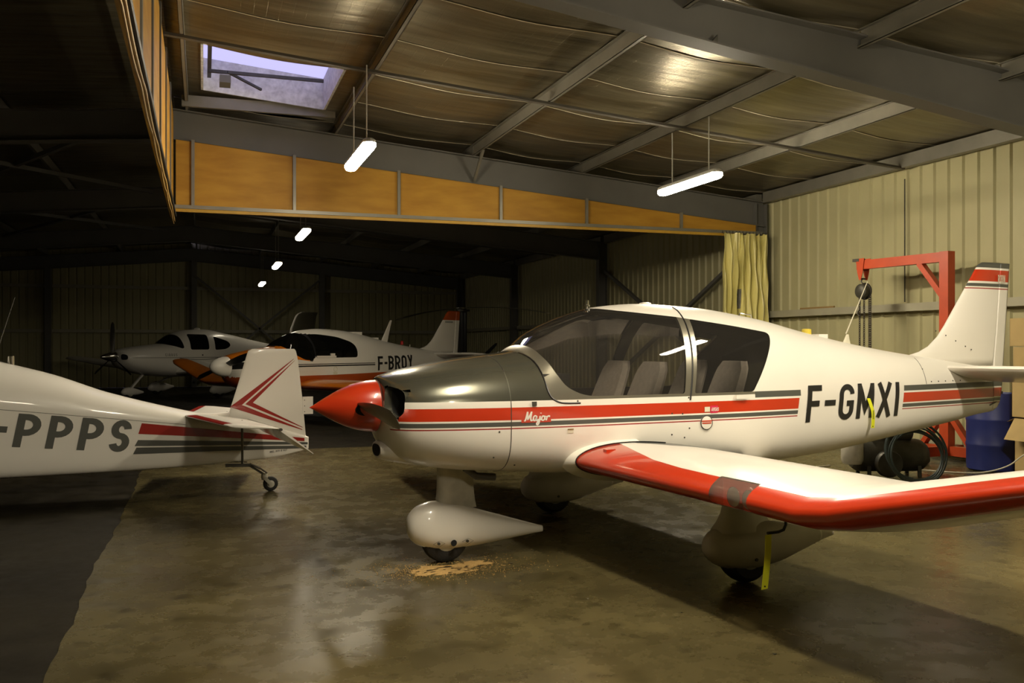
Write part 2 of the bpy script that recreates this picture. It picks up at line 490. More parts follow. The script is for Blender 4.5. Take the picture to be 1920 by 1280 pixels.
def glyph(ch, w, s):
    """strokes of a letter in a box w x 1, stroke width s (centre lines are inset by s/2)"""
    a, b, h = s / 2, w - s / 2, s / 2; t = 1 - h; m = .5
    r = min(.30, (b - a) / 2)
    if ch == 'F': return [[(a, 0), (a, t), (w, t)], [(a, .50), (w * .88, .50)]]
    if ch == '-': return [[(0, .50), (w, .50)]]
    if ch == 'I': return [[(w / 2, 0), (w / 2, 1)]]
    if ch == 'X': return [[(a, 0), (b, 1)], [(b, 0), (a, 1)]]
    if ch == 'Y': return [[(a, 1), (w / 2, .45), (w / 2, 0)], [(b, 1), (w / 2, .45)]]
    if ch == 'M': return [[(a, 0), (a, 1)], [(a, .96), (w / 2, .25), (b, .96)], [(b, 0), (b, 1)]]
    if ch == 'N': return [[(a, 0), (a, 1)], [(a, 1), (b, 0)], [(b, 0), (b, 1)]]
    if ch == 'O' or ch == '0': return [arc(a + r, t - r, r, r, 180, 90, 6) + arc(b - r, t - r, r, r, 90, 0, 6) + arc(b - r, h + r, r, r, 0, -90, 6) + arc(a + r, h + r, r, r, -90, -180, 6) + [(a, t - r)]]
    if ch == 'G': return [[(b, .72)] + arc(b - r, t - r, r, r, 0, 90, 6) + arc(a + r, t - r, r, r, 90, 180, 6) + arc(a + r, h + r, r, r, 180, 270, 6) + arc(b - r, h + r, r, r, -90, 0, 6) + [(b, .46), (w * .52, .46)]]
    if ch == 'C': return [[(b, .70)] + arc(b - r, t - r, r, r, 0, 90, 6) + arc(a + r, t - r, r, r, 90, 180, 6) + arc(a + r, h + r, r, r, 180, 270, 6) + arc(b - r, h + r, r, r, -90, 0, 6) + [(b, .30)]]
    if ch == 'U': return [[(a, 1)] + arc(a + r, h + r, r, r, 180, 270, 6) + arc(b - r, h + r, r, r, -90, 0, 6) + [(b, 1)]]
    if ch == 'P' or ch == 'R':
        q = (t - .44) / 2
        S = [[(a, 0), (a, t), (b - q, t)] + arc(b - q, t - q, q, q, 90, -90, 10) + [(a, .44)]]
        if ch == 'R': S.append([(w * .50, .44), (b, 0)])
        return S
    if ch == 'B':
        q = (t - .52) / 2; p = (.52 - h) / 2
        return [[(a, 0), (a, t), (b - q, t)] + arc(b - q, t - q, q, q, 90, -90, 8) + [(a, .52)], [(a, .52), (b - p, .52)] + arc(b - p, .52 - p, p, p, 90, -90, 8) + [(a, h)]]
    if ch == 'S':
        q = (t - .5) / 2
        return [[(b, t - q * .9)] + arc(b - r, t - q, r, q, 15, 90, 6) + arc(a + r, t - q, r, q, 90, 270, 10) + arc(b - r, h + q, r, q, 90, -90, 10) + arc(a + r, h + q, r, q, -90, -165, 6)]
    if ch == 'A': return [[(a, 0), (w / 2, 1), (b, 0)], [(w * .25, .3), (w * .75, .3)]]
    if ch == 'V': return [[(a, 1), (w / 2, 0), (b, 1)]]
    if ch == 'L': return [[(a, 1), (a, h), (w, h)]]
    if ch == 'D': return [[(a, 0), (a, t), (w * .4, t)] + arc(w * .4, .5, b - w * .4, .5 - h, 90, -90, 10) + [(a, h)]]
    if ch == 'E': return [[(w, t), (a, t), (a, h), (w, h)], [(a, .5), (w * .85, .5)]]
    if ch == '1': return [[(a, .75), (w / 2, 1), (w / 2, 0)]]
    if ch == '9': return [arc(w / 2, .68, b - w / 2, .32 - h, 0, 360, 14), [(b, .68), (b, .3), (w * .3, h)]]
    if ch == '4': return [[(w * .7, 0), (w * .7, 1), (a, .3), (w, .3)]]
    if ch == '2': return [arc(w / 2, .7, b - w / 2, .3 - h, 170, -20, 10) + [(a, h), (w, h)]]
    if ch == '7': return [[(0, t), (b, t), (w * .35, 0)]]
    return []

def ribbon(pts, s):
    """flat stroke with mitred joints: returns verts, quads"""
    P = [Vector((*pts[0], 0))]
    for p in pts[1:]:
        if (Vector((*p, 0)) - P[-1]).length > 1e-4: P.append(Vector((*p, 0)))
    n = len(P); V = []; F = []
    for i in range(n):
        d0 = (P[i] - P[i - 1]).normalized() if i else (P[1] - P[0]).normalized()
        d1 = (P[i + 1] - P[i]).normalized() if i < n - 1 else d0
        n0 = Vector((-d0.y, d0.x, 0)); n1 = Vector((-d1.y, d1.x, 0))
        mm = n0 + n1
        if mm.length < .3: mm = n1.copy()
        mm.normalize(); k = s / 2 / max(.45, mm.dot(n1))
        V += [P[i] + mm * k, P[i] - mm * k]
    for i in range(n - 1): F.append((2 * i, 2 * i + 1, 2 * i + 3, 2 * i + 2))
    return V, F

def text_quads(text, widths, s, gap, height, x0, z0, slant=0.0, rise=0.0, xs=1.0):
    """lettering as flat quads in (x, z); widths per char in units of the height"""
    V = []; F = []; pen = 0.0
    for ch, w in zip(text, widths):
        for st in glyph(ch, w, s):
            # refine long strokes so that they follow the curved skin
            fine = []
            for p, q in zip(st[:-1], st[1:]):
                l = math.hypot(q[0] - p[0], q[1] - p[1]); k = max(1, int(l / .09))
                fine += [(p[0] + (q[0] - p[0]) * i / k, p[1] + (q[1] - p[1]) * i / k) for i in range(k)]
            fine.append(st[-1])
            v, f = ribbon(fine, s); b = len(V)
            for p in v:
                x = x0 + (pen + p.x + slant * p.y) * height * xs
                V.append((x, z0 + p.y * height + rise * (x - x0)))
            F += [tuple(i + b for i in q) for q in f]
        pen += w + gap
    return V, F

def decal(name, V, F, mat, bvh, parent, off=.004, side=-1):
    """project (x, z) quads onto the skin from the side, standing off a paint's thickness"""
    out = []
    for x, z in V:
        h = bvh.ray_cast(Vector((x, side * 5, z)), Vector((0, -side, 0)))
        if h[0] is None:
            h = bvh.find_nearest(Vector((x, side * .3, z)))
        out.append((x, h[0].y + side * off, z))
    return mo(name, out, F, mat, parent)

def poly_decal(name, poly, mat, bvh, parent, nx=10, off=.003, side=-1):
    """quad strip decal: poly = (x, z) corners a, b, c, d"""
    a, b, c, d = [Vector((*p, 0)) for p in poly]; V = []; F = []
    nz = 3
    for i in range(nx + 1):
        t = i / nx
        for j in range(nz + 1):
            p = a.lerp(b, t).lerp(d.lerp(c, t), j / nz); V.append((p.x, p.y))
    for i in range(nx):
        for j in range(nz): k = i * (nz + 1) + j; F.append((k, k + nz + 1, k + nz + 2, k + 1))
    return decal(name, V, F, mat, bvh, parent, off, side)

# ================================================================== THE HANGAR
WALL_U = 9.5; RIDGE = -0.4; LEFT_U = -10.3; BACK_V = 33.9; FRONT_V = -12.0
FRAMES = [-11.8, -6.3, .4, 7.1, 13.8, 20.5, 27.2, 33.6]
def RZ(u):
    return 4.0 + .085 * (WALL_U - u) if u >= RIDGE else 4.0 + .085 * (u - LEFT_U)
DECK = .19                                    # the lining lies on top of the purlins

# ---- floor: pale worn bay slab, darker ground around it
floor = empty('floor', kind='structure', label='pale worn concrete bay slab beside darker ground')
def slab(name, u0, u1, v0, v1, mat, parent, wob=None):
    m = MB()
    if wob:
        n = 160; V = []; F = []
        r = random.Random(3)
        for i in range(n + 1):
            v = v0 + (v1 - v0) * i / n
            w = u0 + .018 * math.sin(v * 2.1) * math.sin(v * .7) + r.uniform(-.012, .012)
            V += [(w, v, 0), (u1, v, 0)]
        for i in range(n): F.append((2 * i, 2 * i + 1, 2 * i + 3, 2 * i + 2))
        m.add(V, F)
    else:
        m.add([(u0, v0, 0), (u1, v0, 0), (u1, v1, 0), (u0, v1, 0)], [(0, 1, 2, 3)])
    return mo(name, m.v, m.f, mat, parent)
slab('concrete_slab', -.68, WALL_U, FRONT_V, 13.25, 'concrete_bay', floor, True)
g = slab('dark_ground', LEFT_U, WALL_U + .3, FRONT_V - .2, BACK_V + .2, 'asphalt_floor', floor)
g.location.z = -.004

# ---- ribbed steel cladding, sheet by sheet
def sheet_mesh(name, width, height, periods, depth):
    V = []; F = []; p = width / periods; k = []
    for i in range(periods):
        b = i * p
        k += [(b, 0), (b + p * .70, 0), (b + p * .78, depth), (b + p * .92, depth)]
    k.append((width, 0))
    for y, d in k: V += [(d, y, 0), (d, y, height)]
    for i in range(len(k) - 1): F.append((2 * i, 2 * i + 1, 2 * i + 3, 2 * i + 2))
    me = bpy.data.meshes.new(name); me.from_pydata(V, [], F); me.materials.append(MATS['wall_cream']); me.update()
    return me
sheet = sheet_mesh('cladding_sheet', 1.0, 4.0, 4, .03)
def clad(name, start, direc, n, hfun, inward, lab):
    w = empty(name, kind='structure', label=lab)
    ang = math.atan2(-direc[0], direc[1])
    for i in range(n):
        o = bpy.data.objects.new('cladding_sheet', sheet); col.objects.link(o); o.parent = w
        p = (start[0] + direc[0] * i, start[1] + direc[1] * i)
        o.location = (p[0], p[1], 0); o.rotation_euler = (0, 0, ang)
        q = (p[0] + direc[0] * .5, p[1] + direc[1] * .5)
        o.scale = (inward, 1, hfun(q) / 4.0)
    return w
wr = clad('wall_right', (WALL_U + .04, FRONT_V), (0, 1), 46, lambda q: 4.12, -1, 'cream ribbed steel cladding of the side wall with grey girts')
wb = clad('wall_back', (LEFT_U, BACK_V), (1, 0), 20, lambda q: RZ(min(q[0], 9.4)) + .30, -1, 'ribbed steel cladding of the far gable wall in gloom')
wl = clad('wall_left', (LEFT_U - .04, FRONT_V), (0, 1), 46, lambda q: 4.12, 1, 'ribbed steel cladding of the dark side wall')
wf = clad('wall_front', (LEFT_U, FRONT_V), (1, 0), 20, lambda q: RZ(min(q[0], 9.4)) + .30, 1, 'ribbed steel cladding of the front gable wall')
def girt(parent, a, b, dep=(0, 0)):
    m = MB(); m.bar(a, b, .10, .11); m.build('girt', 'girt_paint', parent)
for z in (.12, 2.02):
    for v0, v1 in zip(FRAMES[:-1], FRAMES[1:]):
        girt(wr, (9.43, v0 + .12, z), (9.43, v1 - .12, z))
for z in (1.95, 3.46):
    girt(wb, (LEFT_U + .2, BACK_V - .09, z), (9.3, BACK_V - .09, z))
girt(wl, (LEFT_U + .1, FRONT_V + .3, 2.0), (LEFT_U + .1, BACK_V - .3, 2.0))
# a rusty offcut lying on the girt, a dark drip line down the cladding joint
mb = MB(); mb.bar((9.42, 11.9, 2.09), (9.42, 12.75, 2.09), .03, .025); o = mb.build('timber_offcut', 'tape_brown')
tag(o, 'thin brown timber offcut lying on the wall girt', 'offcut')
mb = MB(); mb.bar((9.455, 10.42, 2.1), (9.455, 10.42, 3.85), .012, .012); mb.build('drip_line', 'steel_dark', wr)

# ---- steel portal frames
def near_bottom(u):
    return 4.24 - .131 * (u - 3.6) if u > 2.0 else 4.45 + (2.0 - u) * .02
def frame(v, left=True):
    f = empty('portal_frame', (0, v, 0), kind='structure', label='grey steel portal frame of column and sloping rafter')
    def rafter(ua, ub):
        m = MB()
        for z0, z1, hw in ((0, -.015, .10), (-.015, -.425, .008), (-.425, -.44, .10)):
            P = []
            for u in (ua, ub):
                for y in (-hw, hw):
                    for z in (z1, z0): P.append((u, y, RZ(u) + z))
            q = P; m.hexa([q[0], q[4], q[2], q[6], q[1], q[5], q[3], q[7]])
        return m.build('rafter', 'steel_grey', f)
    def column(u, s, top):
        m = MB()
        m.box(u - .10, u + .10, -.006, .006, 0, top)
        m.box(u - .11, u - .098, -.09, .09, 0, top); m.box(u + .098, u + .11, -.09, .09, 0, top)
        m.build('column', 'steel_grey', f)
    if v == 7.1:                              # the near rafter tapers from a deep haunch at the eaves
        m = MB(); us = [9.4, 7.5, 6.0, 4.5, 3.2, 2.0, .8, RIDGE]
        for a, b in zip(us[:-1], us[1:]):
            tp = [min(near_bottom(u) + .54, RZ(u) + .10) for u in (a, b)]; bt = [near_bottom(u) for u in (a, b)]
            for k in (0, 1, 2):
                hw = (.11, .008, .11)[k]; P_ = []
                for i, u in enumerate((a, b)):
                    z0, z1 = ((tp[i] - .015, tp[i]), (bt[i] + .015, tp[i] - .015), (bt[i], bt[i] + .015))[k]
                    for y in (-hw, hw):
                        for z in (z0, z1): P_.append((u, y, z))
                q = P_; m.hexa([q[0], q[4], q[2], q[6], q[1], q[5], q[3], q[7]])
        m.build('rafter', 'steel_grey', f)
    else: rafter(9.4, RIDGE)
    column(9.32, 1, 3.98)
    if left: rafter(LEFT_U + .1, RIDGE); column(LEFT_U + .18, -1, 3.98)
    return f
fr = {v: frame(v) for v in FRAMES}
for u in (RIDGE + .1, 4.1, -4.9):          # gable posts
    m = MB(); m.box(u - .09, u + .09, -.12, .12, 0, RZ(u) - .4); m.build('gable_post', 'steel_grey', fr[33.6])
def brace(parent, a, b):
    m = MB(); m.bar(a, b, .07, .07); m.build('wind_brace', 'steel_grey', parent)
brace(fr[33.6], (-.3, -.16, 3.9), (4.1, -.16, .2)); brace(fr[33.6], (4.1, -.16, 3.9), (-.3, -.16, .2))
brace(fr[13.8], (9.30, .1, 3.3), (9.30, 6.6, .4)); brace(fr[13.8], (9.36, 6.6, 3.3), (9.36, .1, .4))
for v0, v1 in ((13.8, 20.5), (20.5, 27.2)):
    brace(fr[v0], (-1.0, .2, RZ(-1.0) - .1), (-5.0, v1 - v0 - .2, RZ(-5) - .1)); brace(fr[v0], (-5.0, .2, RZ(-5) - .12), (-1.0, v1 - v0 - .2, RZ(-1) - .12))
# knee braces from the purlin to the rafter
for v in (13.8,):
    m = MB(); m.bar((4.05, -.55, RZ(4.05) + .02), (4.05, -.02, RZ(4.05) - .40), .04, .04); m.build('knee_brace', 'purlin_steel', fr[v])
# a small plate bolted on the near rafter
m = MB(); zc = near_bottom(4.3) + .015; m.add([(4.28, -.03, zc), (4.33, -.03, zc), (4.33, -.03, zc + .09), (4.28, -.03, zc + .03), (4.28, -.06, zc), (4.33, -.06, zc), (4.33, -.06, zc + .09), (4.28, -.06, zc + .03)],
    [(0, 1, 2, 3), (4, 5, 6, 7), (0, 1, 5, 4), (1, 2, 6, 5), (2, 3, 7, 6), (3, 0, 4, 7)]); m.build('cleat', 'steel_dark', fr[7.1])

# ---- ceiling: sagging foil-faced insulation rolls over purlins
ceil = empty('ceiling', kind='structure', label='sagging foil faced insulation over steel purlins')
PU = [RIDGE, 1.9, 4.05, 5.92, 7.65, WALL_U]
def roll_mesh():
    nu_, nv = 14, 6; V = []; F = []
    for i in range(nu_ + 1):
        a = i / nu_
        for j in range(nv + 1):
            b = j / nv
            sag = -.045 * math.sin(math.pi * a) + .006 * math.sin(9 * a + 6.283 * b)
            lip = 0.0
            V.append((a, b, sag + lip * math.sin(math.pi * a) ** .5))
    for i in range(nu_):
        for j in range(nv):
            k = i * (nv + 1) + j; F.append((k, k + 1, k + nv + 2, k + nv + 1))
    # folded lip hanging at the seam
    b0 = len(V)
    for i in range(nu_ + 1):
        p = V[i * (nv + 1)]; V.append((p[0], p[1] - .011, p[2] - .007)); V.append((p[0], p[1] + .011, p[2] - .004))
    for i in range(nu_):
        F.append((i * (nv + 1), (i + 1) * (nv + 1), b0 + 2 * i + 2, b0 + 2 * i)); F.append((b0 + 2 * i, b0 + 2 * i + 2, b0 + 2 * i + 3, b0 + 2 * i + 1))
    me = bpy.data.meshes.new('insulation_panel'); me.from_pydata(V, [], F); me.materials.append(MATS['foil_insulation']); me.materials.append(MATS['foil_tape'])
    me.polygons.foreach_set('material_index', [0] * (nu_ * nv) + [1] * (2 * nu_))
    me.polygons.foreach_set('use_smooth', [True] * len(me.polygons)); me.update()
    return me
roll = roll_mesh()
SKY = (0.0, 1.62, 11.12, 13.1)
for v0, v1 in zip(FRAMES[:-1], FRAMES[1:]):
    n = 5; w = (v1 - v0) / n
    for k in range(n):
        for ua, ub in zip(PU[:-1], PU[1:]):
            a, b = v0 + k * w, v0 + (k + 1) * w
            if ub < 2 and b > SKY[2] + .1 and a < SKY[3] + .1: continue
            o = bpy.data.objects.new('insulation_panel', roll); col.objects.link(o); o.parent = ceil
            sl = math.atan2(RZ(ub) - RZ(ua), ub - ua)
            o.location = (ua, a, RZ(ua) + DECK); o.rotation_euler = (0, -sl, 0)
            o.scale = ((ub - ua) / math.cos(sl), w, 1)
# lining around the rooflight
m = MB()
def patch(u0, u1, v0, v1, dz=DECK):
    m.add([(u0, v0, RZ(u0) + dz), (u1, v0, RZ(u1) + dz), (u1, v1, RZ(u1) + dz), (u0, v1, RZ(u0) + dz)], [(0, 1, 2, 3)])
patch(RIDGE, SKY[0], SKY[2], SKY[3]); patch(SKY[1], 1.9, SKY[2], SKY[3]); patch(RIDGE, 1.9, SKY[3], 13.8)
m.build('insulation_panel', 'foil_insulation', ceil)
m = MB()                                     # roof sheets above the lining keep the dusk out
for a in ((RIDGE, SKY[0], FRONT_V - .3, BACK_V + .3), (SKY[1], WALL_U + .3, FRONT_V - .3, BACK_V + .3), (SKY[0], SKY[1], FRONT_V - .3, SKY[2]), (SKY[0], SKY[1], SKY[3], BACK_V + .3)): patch(*a, dz=DECK + .12)
m.build('roof_sheet', 'steel_grey', ceil)
m = MB(); m.box(WALL_U + .09, WALL_U + .14, FRONT_V - .2, BACK_V + .2, 0, 4.6); m.box(LEFT_U - .3, WALL_U + .12, BACK_V + .06, BACK_V + .1, 0, 5.6)
m.box(LEFT_U - .3, WALL_U + .12, FRONT_V - .1, FRONT_V - .06, 0, 5.6); m.box(LEFT_U - .3, LEFT_U - .1, FRONT_V, BACK_V, 0, 4.6); m.build('outer_wall', 'steel_grey', ceil)
m = MB(); patch(LEFT_U - .35, RIDGE, FRONT_V - .3, BACK_V + .3, DECK + .02); m.build('roof_lining', 'foil_insulation', ceil)
def purlin(u, v0, v1, parent):
    m = MB(); z = RZ(u)
    m.box(-.003, .003, v0, v1, 0, .18); m.box(-.045, .003, v0, v1, 0, .006); m.box(-.045, .003, v0, v1, .172, .178)
    m.box(-.045, -.039, v0, v1, 0, .022)
    m.build('purlin', 'purlin_steel', parent, loc=(u, 0, z))
for v0, v1 in zip(FRAMES[:-1], FRAMES[1:]):
    for u in (-.2, 1.9, 4.05, 5.92, 7.65): purlin(u, v0 + .01, v1 - .01, ceil)
    m = MB(); m.box(9.33, 9.45, v0 + .1, v1 - .1, 3.99, 4.17); m.build('eaves_beam', 'purlin_steel', ceil)
    vm = v0 + (v1 - v0) * .49
    m = MB(); m.bar((RIDGE, vm, RZ(RIDGE) - .02), (9.4, vm, RZ(9.4) - .02), .07, .03); m.build('tie_bar', 'tie_steel', ceil)
    for u in (-2.6, -4.9, -7.2): purlin(u, v0, v1, ceil)
# rooflight: white-lined shaft, frosted pane, opening gear
sk = empty('window_1', kind='structure', label='small rooflight with dusk sky showing blue through it')
m = MB(); H = .42
for (a, b, c, d) in ((SKY[0], SKY[0] - .03, SKY[2], SKY[3]), (SKY[1], SKY[1] + .03, SKY[2], SKY[3])):
    m.box(min(a, b), max(a, b), c, d, RZ(a) + DECK - .02, RZ(a) + DECK + H)
for v in (SKY[2] - .03, SKY[3]):
    m.hexa([(SKY[0], v, RZ(SKY[0]) + DECK - .02), (SKY[1], v, RZ(SKY[1]) + DECK - .02), (SKY[0], v + .03, RZ(SKY[0]) + DECK - .02), (SKY[1], v + .03, RZ(SKY[1]) + DECK - .02),
            (SKY[0], v, RZ(SKY[0]) + DECK + H), (SKY[1], v, RZ(SKY[1]) + DECK + H), (SKY[0], v + .03, RZ(SKY[0]) + DECK + H), (SKY[1], v + .03, RZ(SKY[1]) + DECK + H)])
m.build('shaft_lining', 'skylight_white', sk)
m = MB(); m.hexa([(SKY[0], SKY[2], RZ(0) + DECK + H), (SKY[1], SKY[2], RZ(1.62) + DECK + H), (SKY[0], SKY[3], RZ(0) + DECK + H), (SKY[1], SKY[3], RZ(1.62) + DECK + H)] +
    [(SKY[0], SKY[2], RZ(0) + DECK + H + .01), (SKY[1], SKY[2], RZ(1.62) + DECK + H + .01), (SKY[0], SKY[3], RZ(0) + DECK + H + .01), (SKY[1], SKY[3], RZ(1.62) + DECK + H + .01)])
m.build('window_pane', 'frosted_pane', sk)
m = MB(); m.box(.05, .10, 11.2, 13.0, 5.12, 5.16); m.box(.05, 1.55, 12.5, 12.54, 5.06, 5.10); m.bar((.3, 12.5, 5.08), (.75, 12.85, 4.98), .03, .03); m.build('opening_gear', 'steel_dark', sk)
m = MB(); m.box(.20, .34, 12.35, 12.62, 4.90, 5.0); m.build('gear_motor', 'steel_grey', sk)
m = MB(); m.box(-.28, 1.80, 13.18, 13.24, RZ(.8) + .02, RZ(.8) + .17); m.build('trimmer', 'purlin_steel', sk)

# ---- plywood bulkhead hanging from the frame, and its return towards the front
bh = empty('trim_1', kind='structure', label='plywood bulkhead panels under the grey rafter')
PP = [-.38, -.14, 1.27, 2.83, 4.47, 5.95, 7.70, 9.2]; ZB = 3.45
for a, b in zip(PP[:-1], PP[1:]):
    m = MB(); za, zb = RZ(a) - .435, max(RZ(b) - .435, ZB + .004)
    m.hexa([(a + .01, 13.70, ZB), (b - .01, 13.70, ZB), (a + .01, 13.72, ZB), (b - .01, 13.72, ZB), (a + .01, 13.70, za), (b - .01, 13.70, zb), (a + .01, 13.72, za), (b - .01, 13.72, zb)])
    m.build('plywood_panel', 'plywood', bh)
    if a > -.3:
        m = MB(); m.box(a - .022, a + .022, 13.66, 13.71, ZB, za + .02); m.build('post', 'purlin_steel', bh)
m = MB(); m.box(-.42, 9.3, 13.64, 13.70, ZB - .03, ZB + .02); m.build('curtain_rail', 'purlin_steel', bh)
m = MB(); m.box(-.42, 8.9, 13.66, 13.72, ZB - .075, ZB - .03); m.build('edge_batten', 'yellow_edge', bh)
br = empty('trim_2', kind='structure', label='plywood return bulkhead with dark posts and cables along its lower edge')
vv = [13.66 - 1.42 * i for i in range(10)]
for a, b in zip(vv[:-1], vv[1:]):
    m = MB(); m.box(-.42, -.40, b + .01, a - .01, 3.34, 4.74); m.build('plywood_panel', 'plywood', br)
    m = MB(); m.box(-.41, -.385, b - .05, b + .05, 3.34, 4.80); m.build('post', 'steel_grey', br)
m = MB(); m.box(-.44, -.385, .9, 13.66, 3.29, 3.345); m.build('edge_batten', 'yellow_edge', br)
for k, (r_, mt, off) in enumerate(((.016, 'cable_black', 0), (.010, 'cable_tan', .05), (.008, 'cable_tan', .09))):
    m = MB(); P = []
    for i in range(60):
        v = 13.6 - i * .2
        P.append((-.37 - .012 * k, v, 3.32 - off - .045 * abs(math.sin(v * (1.3 + .4 * k) + k)) * (1 if k else .4)))
    m.tube(P, r_, 6); m.build('electric_cable', mt, br, True)

# ---- yellow vinyl curtain, drawn back against the wall
def curtain():
    n, mz = 170, 60; V = []; F = []; r = random.Random(5)
    ph = [r.uniform(0, 6.28) for _ in range(8)]
    zt, zb = 3.40, .04
    for i in range(n + 1):
        s = i / n
        for j in range(mz + 1):
            t = j / mz; z = zt + (zb - zt) * t
            u = 8.40 + .05 * t + s * (.90 - .10 * t)
            amp = .045 + .05 * min(1, t * 3)
            w = 2 * math.pi * (s * 7.3 + .35 * math.sin(2.2 * t + ph[0]) + .12 * math.sin(9 * s + ph[3]))
            fold = math.asin(.97 * math.sin(w)) / 1.4
            cr = math.asin(.95 * math.sin(2 * math.pi * (s * 13.7 + 1.6 * t) + ph[1])) / 1.4 * (.032 if t < .5 else .018)
            dg = math.asin(.95 * math.sin(2 * math.pi * (3.1 * s - 4.3 * t) + ph[2])) / 1.4 * .022
            d = amp * fold + cr + dg
            u += .018 * math.sin(2 * math.pi * (s * 8.2) + 7 * t)
            V.append((u, 13.52 + d * .95, z + .015 * math.cos(2 * math.pi * s * 11) * (t < .01)))
    for i in range(n):
        for j in range(mz):
            k = i * (mz + 1) + j; F.append((k, k + mz + 1, k + mz + 2, k + 1))
    idx = []
    for i in range(n):
        for j in range(mz): idx.append(1 if (52 <= i <= 66 and 17 <= j <= 22 and (i - 52) > (j - 17) * 2) else 0)
    o = mo('curtain', V, F, ['curtain_vinyl', 'clear_vinyl'], None, True, idx)
    tag(o, 'bunched yellow vinyl curtain hanging beside the ribbed wall', 'curtain')
    for i in range(14):
        m = MB(); m.torus((8.43 + i * .067, 13.55, 3.425), .016, .004, 'x', 10, 5)
        m.build('curtain_ring', 'steel_dark', o)
curtain()

# ---- suspended fluorescent lamps
def lamp(u, v, z, mat, label, wires=True, group=None, top=None):
    L = empty('ceiling_light', (u, v, z), label=label, cat='lamp', group=group)
    hl, hw = .75, .075
    def capsule(zs, name, mt):
        V = []; F = []; out = []
        for k in range(7): a = math.pi * k / 6; out.append((hw * math.cos(a), hl - hw + hw * math.sin(a)))
        for k in range(7): a = math.pi + math.pi * k / 6; out.append((hw * math.cos(a), -hl + hw + hw * math.sin(a)))
        n = len(out); 
        for zz, sc in zs:
            for p, q in out: V.append((p * sc, q * (1 - (1 - sc) * .1), zz))
        for i in range(len(zs) - 1):
            for j in range(n): F.append((i * n + j, i * n + (j + 1) % n, (i + 1) * n + (j + 1) % n, (i + 1) * n + j))
        F += [tuple(reversed(range(n))), tuple((len(zs) - 1) * n + j for j in range(n))]
        o = mo(name, V, F, mt, L)
        bm = bmesh.new(); bm.from_mesh(o.data); bmesh.ops.recalc_face_normals(bm, faces=bm.faces); bm.to_mesh(o.data); bm.free()
    capsule([(0, .98), (-.035, 1.0), (-.06, .8), (-.068, .5)], 'diffuser', mat)
    capsule([(.002, 1.0), (.03, .98), (.05, .7)], 'housing', 'lamp_housing')
    zt = (RZ(u) if top is None else top) - z
    for s in (-.5, .42):
        m = MB(); m.tube([(0, s, .05), (0, s, zt)], .008, 6); m.build('suspension_rod', 'lamp_housing', L)
lamp(1.75, 10.75, 3.74, 'tube_near', 'lit fluorescent lamp hanging below the rooflight bay near the plywood return')
lamp(5.90, 10.30, 3.58, 'tube_near', 'lit fluorescent lamp hanging in front of the ribbed side wall')
lamp(1.80, 3.60, 3.72, 'tube_near', 'lit fluorescent lamp above the nose of the red striped airplane')
lamp(1.80, -1.70, 3.72, 'tube_near', 'lit fluorescent lamp at the open end of the bay')
lamp(5.60, 4.20, 3.62, 'tube_near', 'lit fluorescent lamp above the wing of the red striped airplane')
for v, z in ((17.2, 3.56), (23.5, 3.50), (29.6, 3.42)):
    lamp(1.75, v, z, 'tube_far', ['lit lamp hanging just beyond the plywood bulkhead', 'lit lamp second beyond the plywood bulkhead', 'lit lamp nearest the far gable wall'][int((v - 17) / 6)], group='lamps of the far bays')

# ================================================================== AIRPLANES
# every airplane: local X runs from the spinner tip aft, local -Y is its left side, Z up from the ground
def xs_for(secs, step, dense=()):
    a, b = secs[0][0], secs[-1][0]
    X = set(np.round(np.arange(a, b, step), 4)) | {a, b} | set(s[0] for s in secs)
    for lo, hi, st in dense: X |= set(np.round(np.arange(lo, hi, st), 4))
    X = sorted(X); out = [X[0]]
    for x in X[1:]:
        if x - out[-1] > .006: out.append(x)
    out[-1] = b
    return out

def spat(name, secs, mat, parent, N=28, step=.05):
    bm = loft(secs, xs_for(secs, step, ((secs[0][0], secs[0][0] + .12, .015),)), N)
    return bm_obj(name, bm, mat, parent, True, 60)

def wheel(name, c, R, w, parent, hub='grimy_paint'):
    m = MB()
    prof = [(R * .55, -w * .5), (R * .80, -w * .52), (R * .95, -w * .38), (R, -w * .12), (R, w * .12), (R * .95, w * .38), (R * .80, w * .52), (R * .55, w * .5)]
    m.revolve(prof, c, 'y', 36)
    o = m.build(name, 'rubber', parent, True)
    m = MB(); m.revolve([(R * .14, -w * .56), (R * .5, -w * .50), (R * .55, -w * .45), (R * .55, w * .45), (R * .5, w * .50), (R * .14, w * .56)], c, 'y', 24); m.build('wheel_hub', hub, o, True)
    return o

def blade(name, hub, direc, length, c0, mat, parent, twist=(60, 18), root=.10, axis=Vector((1, 0, 0)), tipr=.75):
    """propeller blade along direc; chord turns from near-axial at the root towards the disc at the tip"""
    d = Vector(direc).normalized(); a = axis; e = a.cross(d).normalized(); hub = Vector(hub)
    V = []; F = []; n = 14; k = 12
    for i in range(n + 1):
        t = i / n; r = root + (length - root) * t
        ch = c0 * (.62 + 1.1 * t - 1.15 * t * t) * (1 if t < .93 else max(.25, 1 - (t - .93) * 9))
        th = math.radians(twist[0] + (twist[1] - twist[0]) * t ** .7)
        cd = e * math.cos(th) + a * math.sin(th); td = a * math.cos(th) - e * math.sin(th)
        tk = .26 * (1 - .78 * t)
        for j in range(k):
            q = 2 * math.pi * j / k
            V.append(hub + d * r + cd * (ch * .5 * math.cos(q)) + td * (ch * .5 * tk * math.sin(q)))
    for i in range(n):
        for j in range(k): F.append((i * k + j, i * k + (j + 1) % k, (i + 1) * k + (j + 1) % k, (i + 1) * k + j))
    F += [tuple(range(k)), tuple(n * k + j for j in range(k))]
    m = MB(); m.add(V, F); return m.build(name, mat, parent, True)

def ogive(length, R, power=1.0, n=16):
    return [(max(.002, R * math.sin(math.pi / 2 * i / n) ** power), length * i / n) for i in range(n + 1)]

